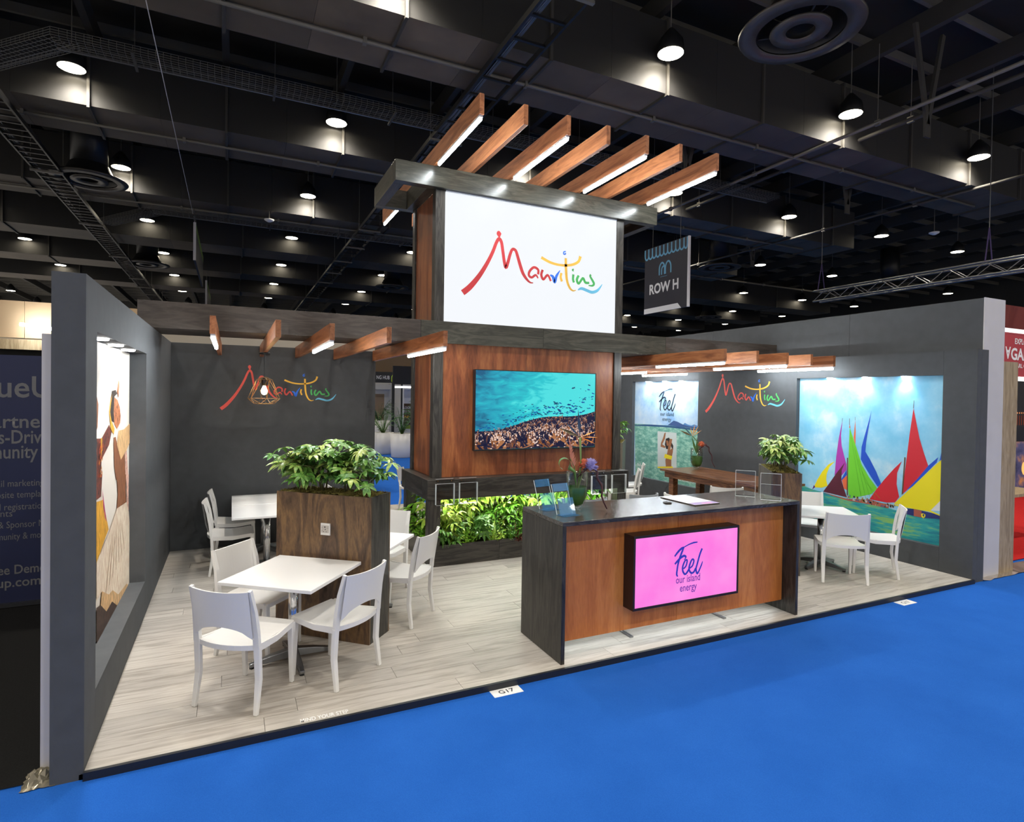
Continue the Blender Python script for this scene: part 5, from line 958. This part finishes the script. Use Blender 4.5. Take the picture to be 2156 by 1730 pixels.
# ------------------------------------------------------------------ meeting area behind the stand
struct('wall_hall', MB().box(1, 16, 24, 24.1, -.04, 4.2), MT['tan'], 'tan hall wall behind the meeting area')
hb = thing('fascia_sign', 'black fascia sign ending in NG HUB with a lime emblem', 'sign', (4.6, 18.0, 2.33)); obj('board', MB().box(0, 1.53, 0, .08, 0, .40), P('sign_black', (.012, .012, .014), .5), hb)
f = lambda a, z: (a - 4.6, -.003, z - 2.33); obj('post', MB().box(.05, .11, .01, .07, -2.37, 0), P('sign_black', (.012, .012, .014), .5), hb); obj('post', MB().box(1.42, 1.48, .01, .07, -2.37, 0), P('sign_black', (.012, .012, .014), .5), hb); text('NG HUB', f, 5.44, 5.92, 2.46, MT['whitet'], hb, h=.14); 
for s in (0, .11): obj('emblem', stroke(MB(), [(6.0 + s * .9, 2.37, .028), (6.0 + s * .9, 2.55, .028), (6.045 + s * .9, 2.62, .028), (6.09 + s * .9, 2.55, .028), (6.09 + s * .9, 2.37, .028)], f, 4), P('lime2', (.45, .62, .04)), hb)
hb = thing('black_fascia', 'plain black fascia board left of the tower behind the stand', 'fascia', (5.55, 16.0, 2.25)); obj('board', MB().box(0, 2.2, 0, .08, 0, .62), P('sign_black', (.012, .012, .014), .5), hb); obj('post', MB().box(0, .06, .01, .07, -2.29, 0), P('sign_black', (.012, .012, .014), .5), hb); obj('light_rail', MB().box(.1, 2.2, .1, .14, -.12, -.06), emit('booth_light', (1, .98, .95), 6.0), hb)
bo = thing('white_booth', 'white booth walls with posters in the meeting area', 'booth', (4.4, 21.5, -.04)); obj('back_wall', MB().box(0, 6, 0, .08, 0, 2.5), MT['whitet'], bo); obj('side_wall', MB().box(2.35, 2.42, -2.2, -.001, 0, 2.4), MT['whitet'], bo); obj('header', MB().box(0, 6, -.3, -.02, 2.15, 2.35), MT['whitet'], bo)
obj('post', MB().box(2.28, 2.34, -2.3, -2.24, 0, 2.4), P('sign_black', (.012, .012, .014), .5), bo)
obj('booth_poster', MB().box(1.35, 2.15, -.012, -.001, .55, 1.95), P('poster_tan', (.42, .30, .20)), bo); obj('booth_poster', MB().box(1.18, 1.33, -.012, -.001, .55, 1.95), P('poster_rust', (.40, .16, .07)), bo); obj('booth_poster', MB().box(2.95, 3.60, -.012, -.001, .60, 1.55), P('poster_brown', (.10, .055, .025)), bo)
obj('booth_poster', MB().box(2.95, 3.60, -.014, -.001, .45, .60), P('poster_lime', (.30, .45, .03)), bo)
for i, (s, z) in enumerate((('LOOKING', 1.32), ('TO TRAVEL', 1.14), ('Africa', .92))): text(s, lambda a, zz: (a, -.016, zz), 3.0, 3.55, z, MT['whitet'] if i < 2 else P('logo_yellow', (.80, .45, .05)), bo, h=.11, bold=.02)
obj('printed_person', MB().add([(2.68 + a, -.015, .45 + b) for a, b in ((0, 0), (.22, 0), (.24, .5), (.16, .72), (.17, .9), (.10, 1.0), (.04, .9), (.05, .72), (-.02, .5))], [tuple(range(9))]), P('poster_purple', (.16, .07, .14)), bo)
def palm(seed):
    r = random.Random(seed); mb = MB()
    for k in range(16):
        a = r.uniform(0, 6.28); l = r.uniform(.55, .85); ca, sa = math.cos(a), math.sin(a); b = r.uniform(.4, .9); P0 = []
        for i in range(8):
            s = i / 7; P0.append(Vector((l * s * b * ca, l * s * b * sa, l * (1.15 * s - .95 * s * s * b))))
        mb.sweep(P0, [.010 - .001 * i for i in range(8)], 4)
        for i in range(1, 8):
            p = P0[i]; pl = .20 * (1 - abs(i - 3.5) / 6)
            for sg in (-1, 1):
                d = Vector((-sa * sg + ca * .6, ca * sg + sa * .6, -.25)); e = p + d * pl; w_ = Vector((ca, sa, 0)) * .016; mb.add([p - w_, p + w_, e], [(0, 1, 2)])
    return mb
PMs = [mesh('fronds', palm(1), MT['palm']), mesh('fronds', palm(2), MT['palm'])]
for i, (x, y, rad, h, l) in enumerate(((5.45, 14.4, .36, .74, 'white round tub of palm nearest the tower in the meeting area'), (5.15, 15.6, .34, .70, 'white round tub of palm just behind the nearest tub'), (6.0, 20.0, .42, .90, 'white round tub of palm by the far booth'), (6.95, 17.2, .38, .80, 'white round tub of palm half hidden by the tower edge'))):
    t = thing('potted_palm', l, 'potted plant', (x, y, -.04), 0, 'potted palms in the meeting area')
    obj('pot', MB().lathe([(0, 0), (rad * .86, 0), (rad * .9, .02), (rad, h), (rad * .92, h), (rad * .9, h - .06), (0, h - .06)], 26), MT['white'], t, True); obj('soil', MB().lathe([(0, h - .05), (rad * .89, h - .05)], 20), MT['moss'], t); o = obj('fronds', PMs[i % 2], None, t, loc=(0, 0, h - .08), rz=i); o.scale = (1.25, 1.25, 1.6)

struct('wall_hall_end', MB().box(-22, 48, 60, 60.1, -.04, 9.95), MT['steel'], 'dark far end wall of the hall'); struct('wall_hall_side', MB().box(46, 46.1, -12, 60, -.04, 9.95), MT['steel'], 'dark right side wall of the hall')

# ------------------------------------------------------------------ drawing units to metres
done = set()
for o in list(C.objects):
    if o.type == 'CAMERA': o.matrix_world = Matrix.Translation(o.matrix_world.translation * (UNIT - 1)) @ o.matrix_world; continue
    o.location = o.location * UNIT
    for m in o.modifiers:
        if m.type == 'BEVEL': m.width *= UNIT
    if o.type == 'MESH' and o.data.name not in done: done.add(o.data.name); o.data.transform(Matrix.Scale(UNIT, 4)); o.data.update()
    if o.type == 'LIGHT': o.data.energy *= UNIT * UNIT; o.data.shadow_soft_size *= UNIT
bpy.context.view_layer.update()
